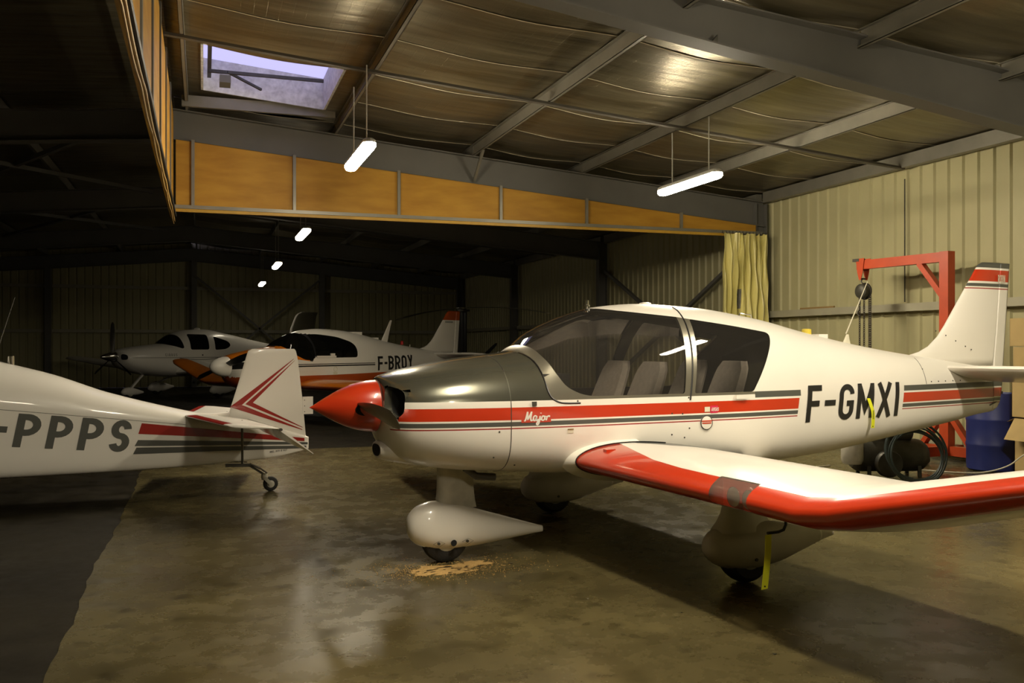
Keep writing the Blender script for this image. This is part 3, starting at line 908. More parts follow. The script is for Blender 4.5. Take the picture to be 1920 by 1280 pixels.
def section_at(secs, x, N=72, grow=0.0):
    S = np.array(secs, float); P = [float(pchip(S[:, 0], S[:, k], [x])[0]) for k in range(1, 7)]
    P[0] += grow; P[1] -= grow; P[2] += grow
    return ring(*P, N)

def seam_band(name, secs, x, width, mat, parent, grow=.0015, zlo=-9, zhi=9, lean=0.0):
    """thin band lying on the skin around a station: panel joint or rubber seal"""
    N = 96; V = []; F = []
    for dx in (-width / 2, width / 2):
        for y, z in section_at(secs, x + dx, N, grow): V.append((x + dx, y, z))
    for j in range(N):
        k = (j + 1) % N
        if min(V[j][2], V[k][2]) >= zlo and max(V[j][2], V[k][2]) <= zhi: F.append((j, k, N + k, N + j))
    return mo(name, V, F, mat, parent)

def path_seal(name, pts, bvh, r, mat, parent):
    """round seal following (x, z) points on both sides of the skin"""
    for side in (-1, 1):
        P = []
        for x, z in pts:
            h = bvh.ray_cast(Vector((x, side * 5, z)), Vector((0, -side, 0)))
            if h[0]: P.append(h[0])
        m = MB(); m.tube(P, r, 6); m.build(name, mat, parent, True)

def seat(x, y, z, parent, lean=.42, h=.58, w=.42):
    m = MB(); n = 10
    V = []; F = []
    prof = [(-.50, .10, .0), (-.50, .16, .9), (-.1, .14, 1), (0, .16, 1)]
    # back: rounded slab leaning aft
    for i in range(n + 1):
        t = i / n; hw = w / 2 * (1 if t < .75 else math.sqrt(max(.0, 1 - ((t - .75) / .25) ** 2)) * .28 + .72 if t < 1 else .72) * (1 - .18 * t)
        cx = lean * h * t; th = .10 * (1 - .35 * t)
        for (sx, sy) in ((-1, -.86), (-1.25, -.5), (-1.25, .5), (-1, .86), (0, 1), (1, .86), (1.1, .5), (1.1, -.5), (1, -.86), (0, -1)):
            V.append((cx + sx * th / 2, sy * hw, h * t))
    for i in range(n):
        for j in range(10): F.append((i * 10 + j, i * 10 + (j + 1) % 10, (i + 1) * 10 + (j + 1) % 10, (i + 1) * 10 + j))
    F += [tuple(range(10)), tuple(n * 10 + j for j in range(10))]
    m.add(V, F)
    o = m.build('seat', 'seat_fabric', parent, True, loc=(x, y, z))
    m = MB(); m.box(-.48, .04, -w / 2, w / 2, -.10, .02); c = m.build('seat_cushion', 'seat_fabric', o)
    return o

# ---- shared lines of the two touring low-wing airplanes
TOURER = [  # x, top, bottom, half width, z of max width, upper exp, lower exp
    (.440, 1.265, .915, .175, 1.09, 2.0, 2.0),
    (.455, 1.285, .87, .235, 1.08, 2.1, 2.1),
    (.50, 1.300, .80, .315, 1.07, 2.25, 2.3),
    (.58, 1.322, .735, .375, 1.06, 2.35, 2.5),
    (.80, 1.365, .668, .445, 1.05, 2.4, 2.8),
    (1.00, 1.40, .645, .485, 1.04, 2.4, 3.2),
    (1.20, 1.425, .632, .515, 1.03, 2.4, 3.6),
    (1.42, 1.452, .615, .535, 1.03, 2.35, 3.8),
    (1.62, 1.600, .60, .545, 1.03, 2.2, 4.0),
    (1.88, 1.712, .59, .55, 1.03, 2.15, 4.0),
    (2.13, 1.777, .585, .55, 1.03, 2.15, 4.0),
    (2.53, 1.808, .58, .55, 1.03, 2.15, 4.0),
    (2.98, 1.788, .58, .545, 1.03, 2.15, 4.0),
    (3.56, 1.715, .575, .50, 1.03, 2.1, 4.0),
    (4.13, 1.60, .60, .42, 1.03, 2.05, 3.8),
    (4.73, 1.495, .655, .33, 1.03, 2.05, 3.6),
    (5.38, 1.405, .73, .235, 1.03, 2.1, 3.4),
    (5.90, 1.35, .79, .15, 1.03, 2.1, 3.2),
    (6.30, 1.30, .845, .085, 1.03, 2.1, 3.0),
    (6.46, 1.27, .86, .06, 1.03, 2.1, 3.0)]

def hinge_x(z): return 6.47 + (z - .9) * .10

def tourer_wings(P, red, band, colour, wing_z=.715):
    """both wing halves: level centre, outer panels turned up, painted leading edge"""
    objs = []
    for s in (-1, 1):
        st = [(1.64, s * .30, wing_z, 1.71, .135), (1.64, s * 2.62, wing_z, 1.71, .135), (1.655, s * 2.82, wing_z + .03, 1.67, .135), (1.80, s * 4.10, wing_z + .36, 1.15, .12), (1.90, s * 4.30, wing_z + .41, .90, .11), (2.02, s * 4.36, wing_z + .425, .60, .08)]
        st = subdivide_span(st, 6)
        bm = foil(st, 0, 1, 26, 'y', .015, .06)
        lines = colour(bm, s)
        objs.append(split_skin(bm, lines, P))
    return objs

def tourer_tail(P, base, tip_fn, stab_mat):
    LE = [(1.30, 5.30), (1.37, 5.36), (1.405, 5.42), (1.43, 5.53), (1.48, 5.65), (1.57, 5.77), (1.67, 5.86), (1.85, 6.00), (2.05, 6.155), (2.20, 6.27), (2.25, 6.315), (2.275, 6.37)]
    TE = lambda z: 6.66 + (z - 1.2) * .095
    def st(z): 
        le = float(np.interp(z, [a for a, _ in LE], [b for _, b in LE])); te = TE(z)
        ch = te - le; tk = .105 if z > 1.6 else .105 * .8 / max(ch, .8)
        return (le, 0, z, ch, tk)
    zs = [1.30, 1.37, 1.405, 1.43, 1.48, 1.53, 1.57, 1.62, 1.67, 1.76, 1.85, 1.95, 2.05, 2.12, 2.20, 2.25, 2.275]
    S = [st(z) for z in zs]
    f = foil([q for q in S], 0, lambda q: (hinge_x(q[2]) - q[0]) / q[3], 16, 'z')
    tip_fn(f, 'fin')
    # rudder: reaches down to the keel
    R = []
    for z, te in ((.865, 6.52), (.90, 6.585), (.95, 6.622), (1.05, 6.645), (1.2, 6.66)) : R.append((te - .95, 0, z, .95, .10))
    R += [st(z) for z in zs if z > 1.36]
    r = foil(R, lambda q: (hinge_x(q[2]) + .012 - q[0]) / q[3], 1.0, 8, 'z')
    tip_fn(r, 'rudder')
    # all-moving tailplane
    T = []
    for s in (-1, 1):
        st_ = [(5.76, s * .10, 1.285, .86, .11), (5.76, s * 1.20, 1.295, .86, .11), (5.83, s * 1.50, 1.28, .78, .10), (5.93, s * 1.58, 1.26, .62, .08)]
        T.append(bm_obj('tailplane', foil(subdivide_span(st_, 3), 0, 1, 18, 'y', 0, .17), stab_mat, P))
    return T

def trouser_leg(name, x, y, z0, z1, chord, thick, mat, parent, flare=0):
    st = []
    for i in range(7):
        t = i / 6; k = 1 + flare * (1 - t) ** 3
        st.append((x - chord * k * .42, y, z0 + (z1 - z0) * t, chord * k, thick / chord * (1 + .6 * flare * (1 - t) ** 3)))
    return bm_obj(name, foil(st, 0, 1, 12, 'z'), mat, parent)

def spat_set(P, mat, grim):
    """three faired wheels"""
    y0 = 0
    nose = [(.66, .31, .23, .03, .27, 2, 2), (.68, .35, .18, .065, .265, 2, 2), (.74, .40, .13, .095, .26, 2, 2.2), (.84, .425, .10, .115, .255, 2, 2.6), (.98, .41, .09, .115, .25, 2, 2.8), (1.15, .355, .095, .095, .23, 2, 2.6), (1.40, .275, .115, .06, .20, 2, 2.2), (1.62, .205, .135, .03, .17, 2, 2), (1.69, .185, .14, .014, .162, 2, 2)]
    o = spat('wheel_fairing', nose, mat, P)
    m = MB()
    for x, y, z, r in ((.955, -.115, .148, .022),): m.revolve([(r, -.004), (r * .7, .012)], (x, y, z), 'y', 16)
    m.build('axle_hole', 'dark_void', o)
    for x in (.85, 1.06):
        m = MB(); m.revolve([(.010, -.003), (.010, .006)], (x, -.108, .15), 'y', 10); m.build('fairing_bolt', 'steel_dark', o)
        m = MB(); d = .042
        for a, b in (((-d, 0), (0, .02)), ((0, .02), (d, 0)), ((d, 0), (0, -.02)), ((0, -.02), (-d, 0))):
            m.bar((x + a[0], -.1135, .15 + a[1]), (x + b[0], -.1135, .15 + b[1]), .0015, .0015)
        m.build('bolt_plate_outline', 'steel_dark', o)
    wheel('nose_wheel', (.93, 0, .165), .165, .12, P)
    trouser_leg('nose_leg_fairing', .99, 0, .36, .66, .27, .085, grim, P, .15)
    for s in (-1, 1):
        y = 1.30 * s
        main = [(2.16, .26, .20, .03, .23, 2, 2), (2.18, .31, .17, .07, .235, 2, 2), (2.25, .355, .12, .105, .235, 2, 2.2), (2.36, .385, .09, .122, .235, 2, 2.6), (2.50, .39, .085, .122, .235, 2, 2.8), (2.68, .365, .10, .10, .235, 2, 2.6), (2.92, .325, .155, .06, .235, 2, 2.2), (3.14, .285, .215, .03, .25, 2, 2), (3.20, .275, .225, .015, .25, 2, 2)]
        bm = loft(main, xs_for(main, .05, ((2.16, 2.28, .015),)), 28)
        for v in bm.verts: v.co.y += y
        o = bm_obj('wheel_fairing', bm, 'spat_shaded', P, True, 60)
        V = []; F = []
        for x in (3.055, 3.07):
            for yy, zz in section_at(main, x, 28, .002): V.append((x, yy + y, zz))
        for j in range(28): F.append((j, (j + 1) % 28, 28 + (j + 1) % 28, 28 + j))
        mo('white_tape', V, F, 'white_paint', o)
        m = MB(); m.revolve([(.011, -.004), (.011, .006)], (2.46, y - .118, .16), 'y', 10); m.build('fairing_bolt', 'steel_dark', o)
        wheel('main_wheel', (2.46, y, .175), .175, .14, P)
        trouser_leg('main_leg_fairing', 2.42, y, .33, .66, .27, .09, 'spat_shaded', P, .75)


def round_poly(pts, n=5):
    """pts = (x, z, corner radius): rounded polygon"""
    out = []; N = len(pts)
    for i in range(N):
        p = Vector(pts[i][:2]); r = pts[i][2] if len(pts[i]) > 2 else 0
        a = Vector(pts[i - 1][:2]); b = Vector(pts[(i + 1) % N][:2])
        if r <= 0: out.append(tuple(p)); continue
        da, db = (a - p), (b - p)
        pa = p + da.normalized() * min(r, da.length * .48); pb = p + db.normalized() * min(r, db.length * .48)
        for k in range(n + 1):
            t = k / n; q = pa * (1 - t) ** 2 + p * (2 * t * (1 - t)) + pb * t * t; out.append(tuple(q))
    return out

def intake_ducts(bm, bvh, P, poly, deep=.85):
    for s in (-1, 1):
        pl = [(y * s, z) for y, z in poly]
        cut(bm, pl, 'x', True, lambda f: f.calc_center_median().x < .8)
        V = []; F = []
        for y, z in pl:
            h = bvh.ray_cast(Vector((-2, y, z)), Vector((1, 0, 0))); x = h[0].x if h[0] else .5
            V += [(x, y, z), (x + .05, y * .97, z), (deep, y * .9, z * .98 + .02)]
        n = len(pl)
        for j in range(n):
            k = (j + 1) % n
            F += [(3 * j, 3 * k, 3 * k + 1, 3 * j + 1), (3 * j + 1, 3 * k + 1, 3 * k + 2, 3 * j + 2)]
        F.append(tuple(3 * j + 2 for j in range(n)))
        mo('air_intake', V, F, ['dark_void', 'gunmetal'], P, True, [1 if i % 2 == 0 and i < 2 * n else 0 for i in range(len(F))])

def add_lining(objs, P, keys, x0, x1, mat='cabin_lining', d=.018):
    """inner trim of the cabin: the skin again, set in along its normals"""
    V = []; F = []
    for k in keys:
        o = objs.get(k)
        if not o: continue
        me = o.data; nr = me.vertex_normals; used = {}
        for p in me.polygons:
            if not (x0 < p.center.x < x1): continue
            q = []
            for i in p.vertices:
                if i not in used:
                    used[i] = len(V); V.append(me.vertices[i].co - me.polygons[p.index].normal * d)
                q.append(used[i])
            F.append(q)
    return mo('cabin_lining', V, F, mat, P, True)

def cabin(P, bulk=3.62):
    for x, ys in ((2.28, (-.25, .25)), (3.02, (-.25, .25))):
        for y in ys: seat(x, y, .82, P, .40, .55)
    m = MB(); m.box(1.45, 1.66, -.47, .47, .95, 1.30); m.build('instrument_panel', 'cabin_lining', P)
    m = MB(); m.box(1.40, 3.3, -.40, .40, .70, .72); m.build('cabin_floor', 'cabin_lining', P)
    S = section_at(TOURER, bulk, 48, -.03)
    mo('rear_bulkhead', [(bulk, y, z) for y, z in S], [tuple(range(48))], 'cabin_lining', P)
    for y in (-.25, .25):
        m = MB(); m.tube([(1.62, y, .98), (1.80, y, 1.0)], .012, 8); m.torus((1.80, y, 1.03), .10, .012, 'x', 20, 6); m.build('control_yoke', 'black_paint', P, True)

def antenna_blade(name, x, z, h, rake, c, mat, parent, t=.10):
    st = [(x, 0, z, c, t), (x + rake * .5, 0, z + h * .5, c * .62, t), (x + rake, 0, z + h, c * .28, t)]
    return bm_obj(name, foil(st, 0, 1, 8, 'z'), mat, parent)

# ------------------------------------------------------------------ 1. the red and grey striped tourer
P = empty('airplane', (.651, 5.974, 0), math.radians(6.5), 'white low-wing airplane with red and grey stripes, red spinner and F-GMXI lettering', 'airplane')
GLASS_F = round_poly([(1.74, 1.148, .10), (2.553, 1.148, .02), (2.655, 1.702, .0), (2.43, 1.722), (2.2, 1.745), (2.06, 1.765), (1.98, 1.80), (1.90, 1.95), (1.30, 1.95), (1.492, 1.50), (1.505, 1.42), (1.545, 1.31), (1.60, 1.215, .05)])
GLASS_R = round_poly([(2.64, 1.148, .02), (3.185, 1.148, .02), (3.40, 1.42, .12), (3.49, 1.53, .06), (3.515, 1.59, .05), (3.19, 1.635), (2.95, 1.665), (2.762, 1.688, .02)])
SEAM = [(1.42, 2.0), (1.42, 1.44), (1.445, 1.38), (1.458, 1.27), (1.468, 1.19), (1.49, 1.145), (1.53, 1.118), (1.585, 1.106), (1.70, 1.104), (3.40, 1.104)]
ROOF = [(1.90, 1.83), (1.98, 1.80), (2.06, 1.765), (2.2, 1.745), (2.43, 1.722), (2.655, 1.702), (2.762, 1.688), (2.95, 1.665), (3.19, 1.635), (3.515, 1.58)]
LV = [1.128, 1.086, 1.004, .992, .963, .953, .945]
bm = loft(TOURER, xs_for(TOURER, .05, ((.44, .62, .012), (1.4, 1.9, .025))), 80)
skin = BVHTree.FromBMesh(bm)
intake_ducts(bm, skin, P, round_poly([(-.175, 1.235, .05), (-.33, 1.20, .07), (-.345, 1.06, .05), (-.30, 1.02, .04), (-.19, 1.06, .05)], 4))
INT = [(-.175, 1.235), (-.33, 1.20), (-.345, 1.06), (-.30, 1.02), (-.19, 1.06)]
cut(bm, [(1.20, .4), (1.20, 1.9)])
for z in LV: cut(bm, [(.45, z), (3.70, z)]); cut(bm, [(4.9, z), (6.6, z)])
cut(bm, [(3.685, 1.15), (3.645, .94)]); cut(bm, [(5.032, 1.15), (4.99, .94)])
cut(bm, [(3.2, 1.148), (3.7, 1.148)]); cut(bm, [(5.0, 1.148), (6.6, 1.148)]); cut(bm, [(3.1, 1.102), (3.7, 1.102)]); cut(bm, [(4.9, 1.102), (6.6, 1.102)]); cut(bm, [(3.2, 1.05), (3.2, 1.16)])
cut(bm, SEAM); cut(bm, GLASS_F, closed=True); cut(bm, GLASS_R, closed=True); cut(bm, ROOF)
cut(bm, [(2.588, 1.05), (2.76, 1.95)])
def joint_x(z): return 2.588 + (z - 1.05) * .191
def seam_x(z): return float(np.interp(z, [1.104, 1.106, 1.118, 1.145, 1.19, 1.27, 1.38, 1.44, 2.0], [1.70, 1.585, 1.53, 1.49, 1.468, 1.458, 1.445, 1.42, 1.42]))
def roof_z(x): return float(np.interp(x, [p[0] for p in ROOF], [p[1] for p in ROOF]))
def stripes(x, z):
    e = (z - 1.0) * .2
    if not (.47 < x < 3.665 + e or x > 5.002 + e): return 'white_paint'
    if x > 3.2 and 1.102 < z < 1.148: return 'grey_stripe'
    if LV[2] < z < LV[1]: return 'red_paint'
    if LV[4] < z < LV[3]: return 'grey_stripe'
    if LV[6] < z < LV[5]: return 'dark_red_paint'
    return 'white_paint'
def cls(c, n):
    x, y, z = c
    if x < .75 and inside(INT, -abs(y), z): return None
    if x < 1.20: return ('cowling', 'gunmetal' if z > LV[0] else stripes(x, z))
    if inside(GLASS_F, x, z): return ('windshield_glass', 'glass_main')
    if inside(GLASS_R, x, z): return ('rear_window_glass' if y < 0 else 'rear_window_glass_far', 'glass_main')
    if x < seam_x(max(z, 1.104)) and z > 1.104: return ('fuselage', 'gunmetal' if z > LV[0] else 'white_paint')
    if z > 1.104 and x < joint_x(z): return ('canopy', 'white_paint' if (x > 1.9 and z > roof_z(x)) or z < LV[0] else 'champagne_metal')
    if z > 1.104 and x < 3.20:
        if x < 2.80 and z < roof_z(x): return ('fuselage', 'champagne_metal' if z > LV[0] else 'white_paint')
        if z < 1.148: return ('fuselage', 'champagne_metal' if z > LV[0] else 'white_paint')
        return ('fuselage', 'white_paint')
    return ('fuselage', stripes(x, z))
O1 = split_skin(bm, cls, P); bm.free()
O1['windshield_glass'].parent = O1['canopy']; O1['rear_window_glass'].parent = O1['fuselage']; O1['rear_window_glass_far'].parent = O1['fuselage']; O1['rear_window_glass_far'].name = 'rear_window_glass'
add_lining(O1, P, ('canopy', 'fuselage'), 1.45, 3.62)
cabin(P)
path_seal('canopy_seal', smooth_poly(SEAM[1:9], 3, False), skin, .006, 'black_paint', O1['canopy'])
path_seal('canopy_joint', [(joint_x(1.10 + .034 * i), 1.10 + .034 * i) for i in range(21)], skin, .007, 'black_paint', O1['canopy'])
seam_band('cowling_joint', TOURER, 1.20, .006, 'steel_dark', O1['cowling'], .001)
h5 = [skin.ray_cast(Vector((5.36, -5, 1.15 + .012 * i)), Vector((0, 1, 0)))[0] for i in range(20)]
m = MB(); m.tube([p for p in h5 if p], .0025, 5); m.build('tail_joint', 'steel_dark', O1['fuselage'])
# spinner and propeller
m = MB(); m.revolve([(r, h) for r, h in ogive(.432, .172)], (0, 0, 1.09), 'x', 40); spn = m.build('spinner', 'red_paint', P, True)
for s, d in ((-1, (0, -1, -.05)), (1, (0, 1, -.0))):
    b = blade('propeller_blade', (.335, 0, 1.09), d, .80, .20, 'prop_metal', P, (62, 26), .10)
    m = MB(); V = []
    m.revolve([(.062, 0), (.055, .022)], (0, 0, 0), 'y', 24); o = m.build('blade_cutout', 'dark_void', spn)
    o.location = (.335, s * .128, 1.09 + (-.013 if s < 0 else .013)); o.scale = (1.25, 1 if s > 0 else -1, .75)
# chin scoop, exhaust
sc = [(.445, .845, .745, .10, .80, 2.5, 2.2), (.46, .855, .735, .115, .80, 2.5, 2.2), (.60, .86, .70, .14, .80, 2.5, 2.5), (.80, .84, .665, .15, .78, 2.5, 2.5)]
b2 = loft(sc, xs_for(sc, .05), 28); o = bm_obj('air_scoop', b2, 'white_paint', P)
m = MB(); m.prism([(y * .86, .795 + (z - .795) * .80) for y, z in ring(.845, .745, .10, .80, 2.5, 2.2, 24)], 'x', .443, .448); m.build('scoop_mouth', 'dark_void', o)
m = MB(); m.tube([(1.02, -.16, .66), (1.10, -.16, .60), (1.24, -.16, .585)], .026, 10); m.build('exhaust_pipe', 'steel_dark', P, True)
# paint, lettering and stickers
V, F = text_quads('F-GMXI', [.50, .40, .56, .66, .60, .17], .155, .135, .285, 3.735, .893, .13, 0.0, 1.17)
decal('registration', V, F, 'black_paint', skin, P)
def script_major(x0, z0, h):
    S = [[(0, .0), (.10, .20), (.26, 1.0)], [(.26, 1.0), (.26, .40), (.30, .25), (.58, 1.0)], [(.58, 1.0), (.50, .35), (.54, .05), (.66, .12)],
         [(.98, .48), (.84, .56), (.72, .36), (.74, .08), (.86, .06), (.96, .40)], [(.99, .5), (.94, .12), (1.02, .04), (1.14, .2)],
         [(1.26, .52), (1.16, -.2), (1.04, -.42), (.98, -.28), (1.12, -.02), (1.34, .2)], [(1.32, .78), (1.33, .86)],
         [(1.56, .5), (1.42, .42), (1.38, .16), (1.48, .04), (1.62, .18), (1.62, .42), (1.54, .5), (1.72, .44)], [(1.78, .5), (1.80, .30), (1.74, .04)], [(1.78, .26), (1.88, .46), (2.0, .50), (2.0, .38)]]
    V = []; F = []
    for s in S:
        pts = smooth_poly(s, 4, False) if len(s) > 2 else s
        v, f = ribbon(pts, .13); b = len(V)
        for p in v: V.append((x0 + p.x * h * 1.42, z0 + p.y * h))
        F += [tuple(i + b for i in q) for q in f]
    return V, F
V, F = script_major(1.288, .995, .062); decal('script_lettering', V, F, 'white_paint', skin, P, .005)
poly_decal('lettering_patch', [(1.268, .985), (1.478, .985), (1.478, 1.01), (1.268, 1.01)], 'red_paint', skin, P, 4, .003)
poly_decal('fuel_sticker', [(2.775, 1.002), (2.842, 1.002), (2.842, 1.056), (2.775, 1.056)], 'sticker_red', skin, P, 2)
V, F = text_quads('AVGAS', [.55, .55, .55, .5, .5], .16, .08, .026, 2.780, 1.016, .1, 0, .87); decal('fuel_sticker_text', V, F, 'white_paint', skin, P, .005)
poly_decal('placard', [(2.722, 1.012), (2.770, 1.012), (2.770, 1.048), (2.722, 1.048)], 'sticker_cream', skin, P, 2)
poly_decal('placard', [(1.60, .905), (1.645, .905), (1.645, .935), (1.60, .935)], 'sticker_cream', skin, P, 2)
poly_decal('placard_print', [(1.60, .927), (1.645, .927), (1.645, .935), (1.60, .935)], 'tape_brown', skin, P, 2, .005)
# fuel cap, hinge handle, rivets
hh = skin.ray_cast(Vector((2.737, -5, .935)), Vector((0, 1, 0)))[0]
m = MB(); m.revolve([(.052, 0), (.052, -.006), (.046, -.008)], (2.737, hh.y, .935), 'y', 32); o = m.build('fuel_cap', 'white_paint', P, True)
m = MB(); m.torus((2.737, hh.y - .006, .935), .050, .004, 'y', 32, 6); m.build('cap_ring', 'steel_dark', o, True)
m = MB(); m.box(2.692, 2.782, hh.y - .011, hh.y - .006, .943, .951); m.box(2.697, 2.777, hh.y - .011, hh.y - .006, .928, .936); m.build('cap_stripe', 'red_paint', o)
hh = skin.ray_cast(Vector((3.06, -5, 1.115)), Vector((0, 1, 0)))[0]
m = MB(); m.box(3.0, 3.12, hh.y - .025, hh.y + .01, 1.098, 1.128); m.build('canopy_latch', 'white_paint', P)
hh = skin.ray_cast(Vector((1.36, -5, 1.108)), Vector((0, 1, 0)))[0]
m = MB(); m.box(1.345, 1.375, hh.y - .012, hh.y + .01, 1.095, 1.122); m.build('cowling_latch', 'steel_dark', P)
for x, z in ((2.44, .86), (2.55, .835), (2.59, .90), (2.44, 1.01), (2.53, 1.005), (1.68, 1.118), (2.585, 1.118), (1.12, .93), (1.10, .76), (1.26, .70), (5.55, 1.17), (5.66, 1.17), (5.78, 1.17), (5.9, 1.17), (5.36, 1.28), (5.44, 1.17)):
    h = skin.ray_cast(Vector((x, -5, z)), Vector((0, 1, 0)))[0]
    m = MB(); m.revolve([(.0065, 0), (.005, -.004)], (x, h.y, z), 'y', 8); m.build('screw', 'steel_dark', O1['fuselage'])
# top of the cabin: probe, vents, antennas
m = MB(); m.tube([(2.06, 0, 1.74), (2.06, 0, 1.80)], .010, 8); m.revolve([(.026, 1.78), (.026, 1.79), (.018, 1.795), (.018, 1.825), (.008, 1.83)], (2.06, 0, 0), 'z', 14); m.build('temperature_probe', 'chrome', O1['canopy'], True)
m = MB(); m.revolve([(.05, 1.800), (.045, 1.815), (.02, 1.822)], (2.58, 0, 0), 'z', 18); m.build('roof_vent', 'white_paint', O1['canopy'], True)
m = MB(); m.tube([(3.40, -.10, 1.72), (3.41, -.10, 1.745), (3.52, -.10, 1.735), (3.53, -.10, 1.71)], .005, 6); m.build('grab_handle', 'chrome', P, True)
m = MB(); m.revolve([(.042, 1.55), (.038, 1.625), (.02, 1.63)], (4.20, 0, 0), 'z', 20); m.build('strobe_light', 'cap_yellow', P, True)
m = MB(); m.box(4.30, 4.40, -.04, .04, 1.55, 1.585); m.build('strobe_base', 'white_paint', P)
o = antenna_blade('whip_antenna_base', 4.60, 1.50, .085, .05, .10, 'sticker_cream', P, .18)
m = MB(); m.tube([(4.645, 0, 1.59), (4.90, 0, 2.05)], [.006, .003], 6); m.build('whip', 'cable_white', o, True)

# wings
def robin_wing_colour(bm, s):
    TP = [(.45, 2.02), (.62, 1.97), (1.0, 1.86), (1.28, 1.79), (1.6, 1.76), (2.62, 1.735), (3.0, 1.745), (4.10, 1.90), (4.36, 2.1)]
    BP = [(.3, 1.80), (2.62, 1.80), (2.82, 1.815), (4.10, 1.95), (4.36, 2.1)]
    cut(bm, [(x, s * y) for y, x in TP], 'z', False, lambda f: f.normal.z > -.2); cut(bm, [(x, s * y) for y, x in BP], 'z', False, lambda f: f.normal.z < .2)
    walk = [(2.06, s * .40), (2.06, s * .60), (2.28, s * .80), (3.10, s * .62), (3.10, s * .40)]
    cut(bm, walk[1:4], 'z')
    lite = [(1.40, s * 2.10), (1.765, s * 1.955), (1.765, s * 2.27), (1.40, s * 2.36)]
    cut(bm, lite, 'z', True)
    fx = lambda y: float(np.interp(abs(y), [a for a, _ in TP], [b for _, b in TP]))
    bx_ = lambda y: float(np.interp(abs(y), [a for a, _ in BP], [b for _, b in BP]))
    def f(c, n):
        x, y, z = c
        if inside(lite, x, y): return ('landing_light_cover', 'glass_clear')
        top = n.z > 0
        if x < (fx(y) if top else bx_(y)): return ('wing', 'red_paint')
        if top and inside(walk, x, y): return ('wing', 'grey_stripe')
        return ('wing', 'white_paint')
    return f
W1 = tourer_wings(P, 'red_paint', .1, robin_wing_colour)
for i, s in enumerate((-1, 1)):
    o = W1[i]['wing']; W1[i]['landing_light_cover'].parent = o
    W_ = lambda c, k: .715 + 1.71 * (naca(c, .135, .015)[k] * .94 - c * .06)
    cc = (.070, .05, .03, .015, .006)
    prof = [(1.64 + c * 1.71, W_(c, 0)) for c in cc] + [(1.645, .715)] + [(1.64 + c * 1.71, W_(c, 1)) for c in reversed(cc)]
    for y in (2.345, 1.975):
        m = MB(); m.prism(prof, 'y', s * y, s * (y + .004)); m.build('lamp_bay_rib', 'red_paint', o)
    m = MB(); m.box(1.757, 1.762, s * 1.96, s * 2.35, W_(.069, 1), W_(.069, 0)); m.build('lamp_bay', 'red_paint', o)
    for y in (2.12, 2.24):
        m = MB(); m.revolve([(.010, .030), (.040, .022), (.052, .002), (.053, -.006)], (1.715, s * y, .712), 'x', 24); l = m.build('landing_lamp', 'chrome', o, True)
        m = MB(); m.revolve([(.050, 0), (.035, -.008), (.012, -.011)], (1.709, s * y, .712), 'x', 24); m.build('lamp_lens', 'champagne_metal', l, True)
    # root fairing hugging the leading edge
    st = [(1.64 - .05 * k, s * (.46 + .13 * (1 - k)), .715, 1.71 + .08 * k, .137 + .05 * k) for k in (1.0, .75, .45, .15, 0)]
    bm_obj('wing_root_fairing', foil(st, 0, .30, 18, 'y', .015, .06), 'white_paint', P)
    st = [(1.635, s * .585, .715, 1.72, .144), (1.635, s * .592, .715, 1.72, .144)]
    bm_obj('root_seal', foil(st, 0, .42, 18, 'y', .015, .06), 'black_paint', P)
    m = MB(); m.box(1.76, 1.83, s * .74, s * .78, .79, .812); m.build('step_bracket', 'red_paint', o)
spat_set(P, 'white_paint', 'grimy_paint')
m = MB(); m.tube([(1.95, -2.24, .67), (1.95, -2.24, .57), (1.935, -2.24, .545), (1.90, -2.24, .537), (1.83, -2.24, .537)], .008, 8); m.build('pitot_tube', 'black_paint', P, True)
# tail
TL = [(2.225, 'grey_stripe'), (2.205, 'white_paint'), (2.095, 'red_paint'), (2.075, 'white_paint'), (2.045, 'grey_stripe'), (2.032, 'white_paint'), (2.022, 'dark_red_paint')]
def tail_bands(z):
    for lv, mt in TL:
        if z > lv: return mt
    return 'white_paint'
def robin_tip(f, nm):
    for z in [a for a, _ in TL]: cut(f, [(5.5, z), (7.0, z)])
    if nm == 'rudder':
        for z in LV[1:] + [1.10, 1.148]: cut(f, [(6.4, z), (6.9, z)])
    return split_skin(f, lambda c, n: (nm, tail_bands(c.z) if c.z > 1.5 else (stripes(c.x, c.z) if c.z < 1.16 else 'white_paint')), P, False if nm == 'x' else True)
tourer_tail(P, 'white_paint', robin_tip, 'white_paint')
m = MB(); V, F = text_quads('ROBIN', [.5, .55, .5, .16, .55], .15, .10, .075, 6.545, 2.085, .05, 0, .55)
mo('maker_name', [(x, -.026 - (6.75 - x) * .06, z) for x, z in V], F, 'sticker_cream', P)
m = MB(); m.tube([(6.35, -.10, .93), (6.50, -.055, .955)], .006, 6); m.build('rudder_cable', 'steel_dark', P)
for x, z in ((5.70, 1.62), (5.83, 1.58), (5.96, 1.53), (6.09, 1.48), (6.17, 1.45)):
    m = MB(); m.revolve([(.007, 0), (.005, -.004)], (x, -.042, z), 'y', 8); m.build('screw', 'steel_dark', P)

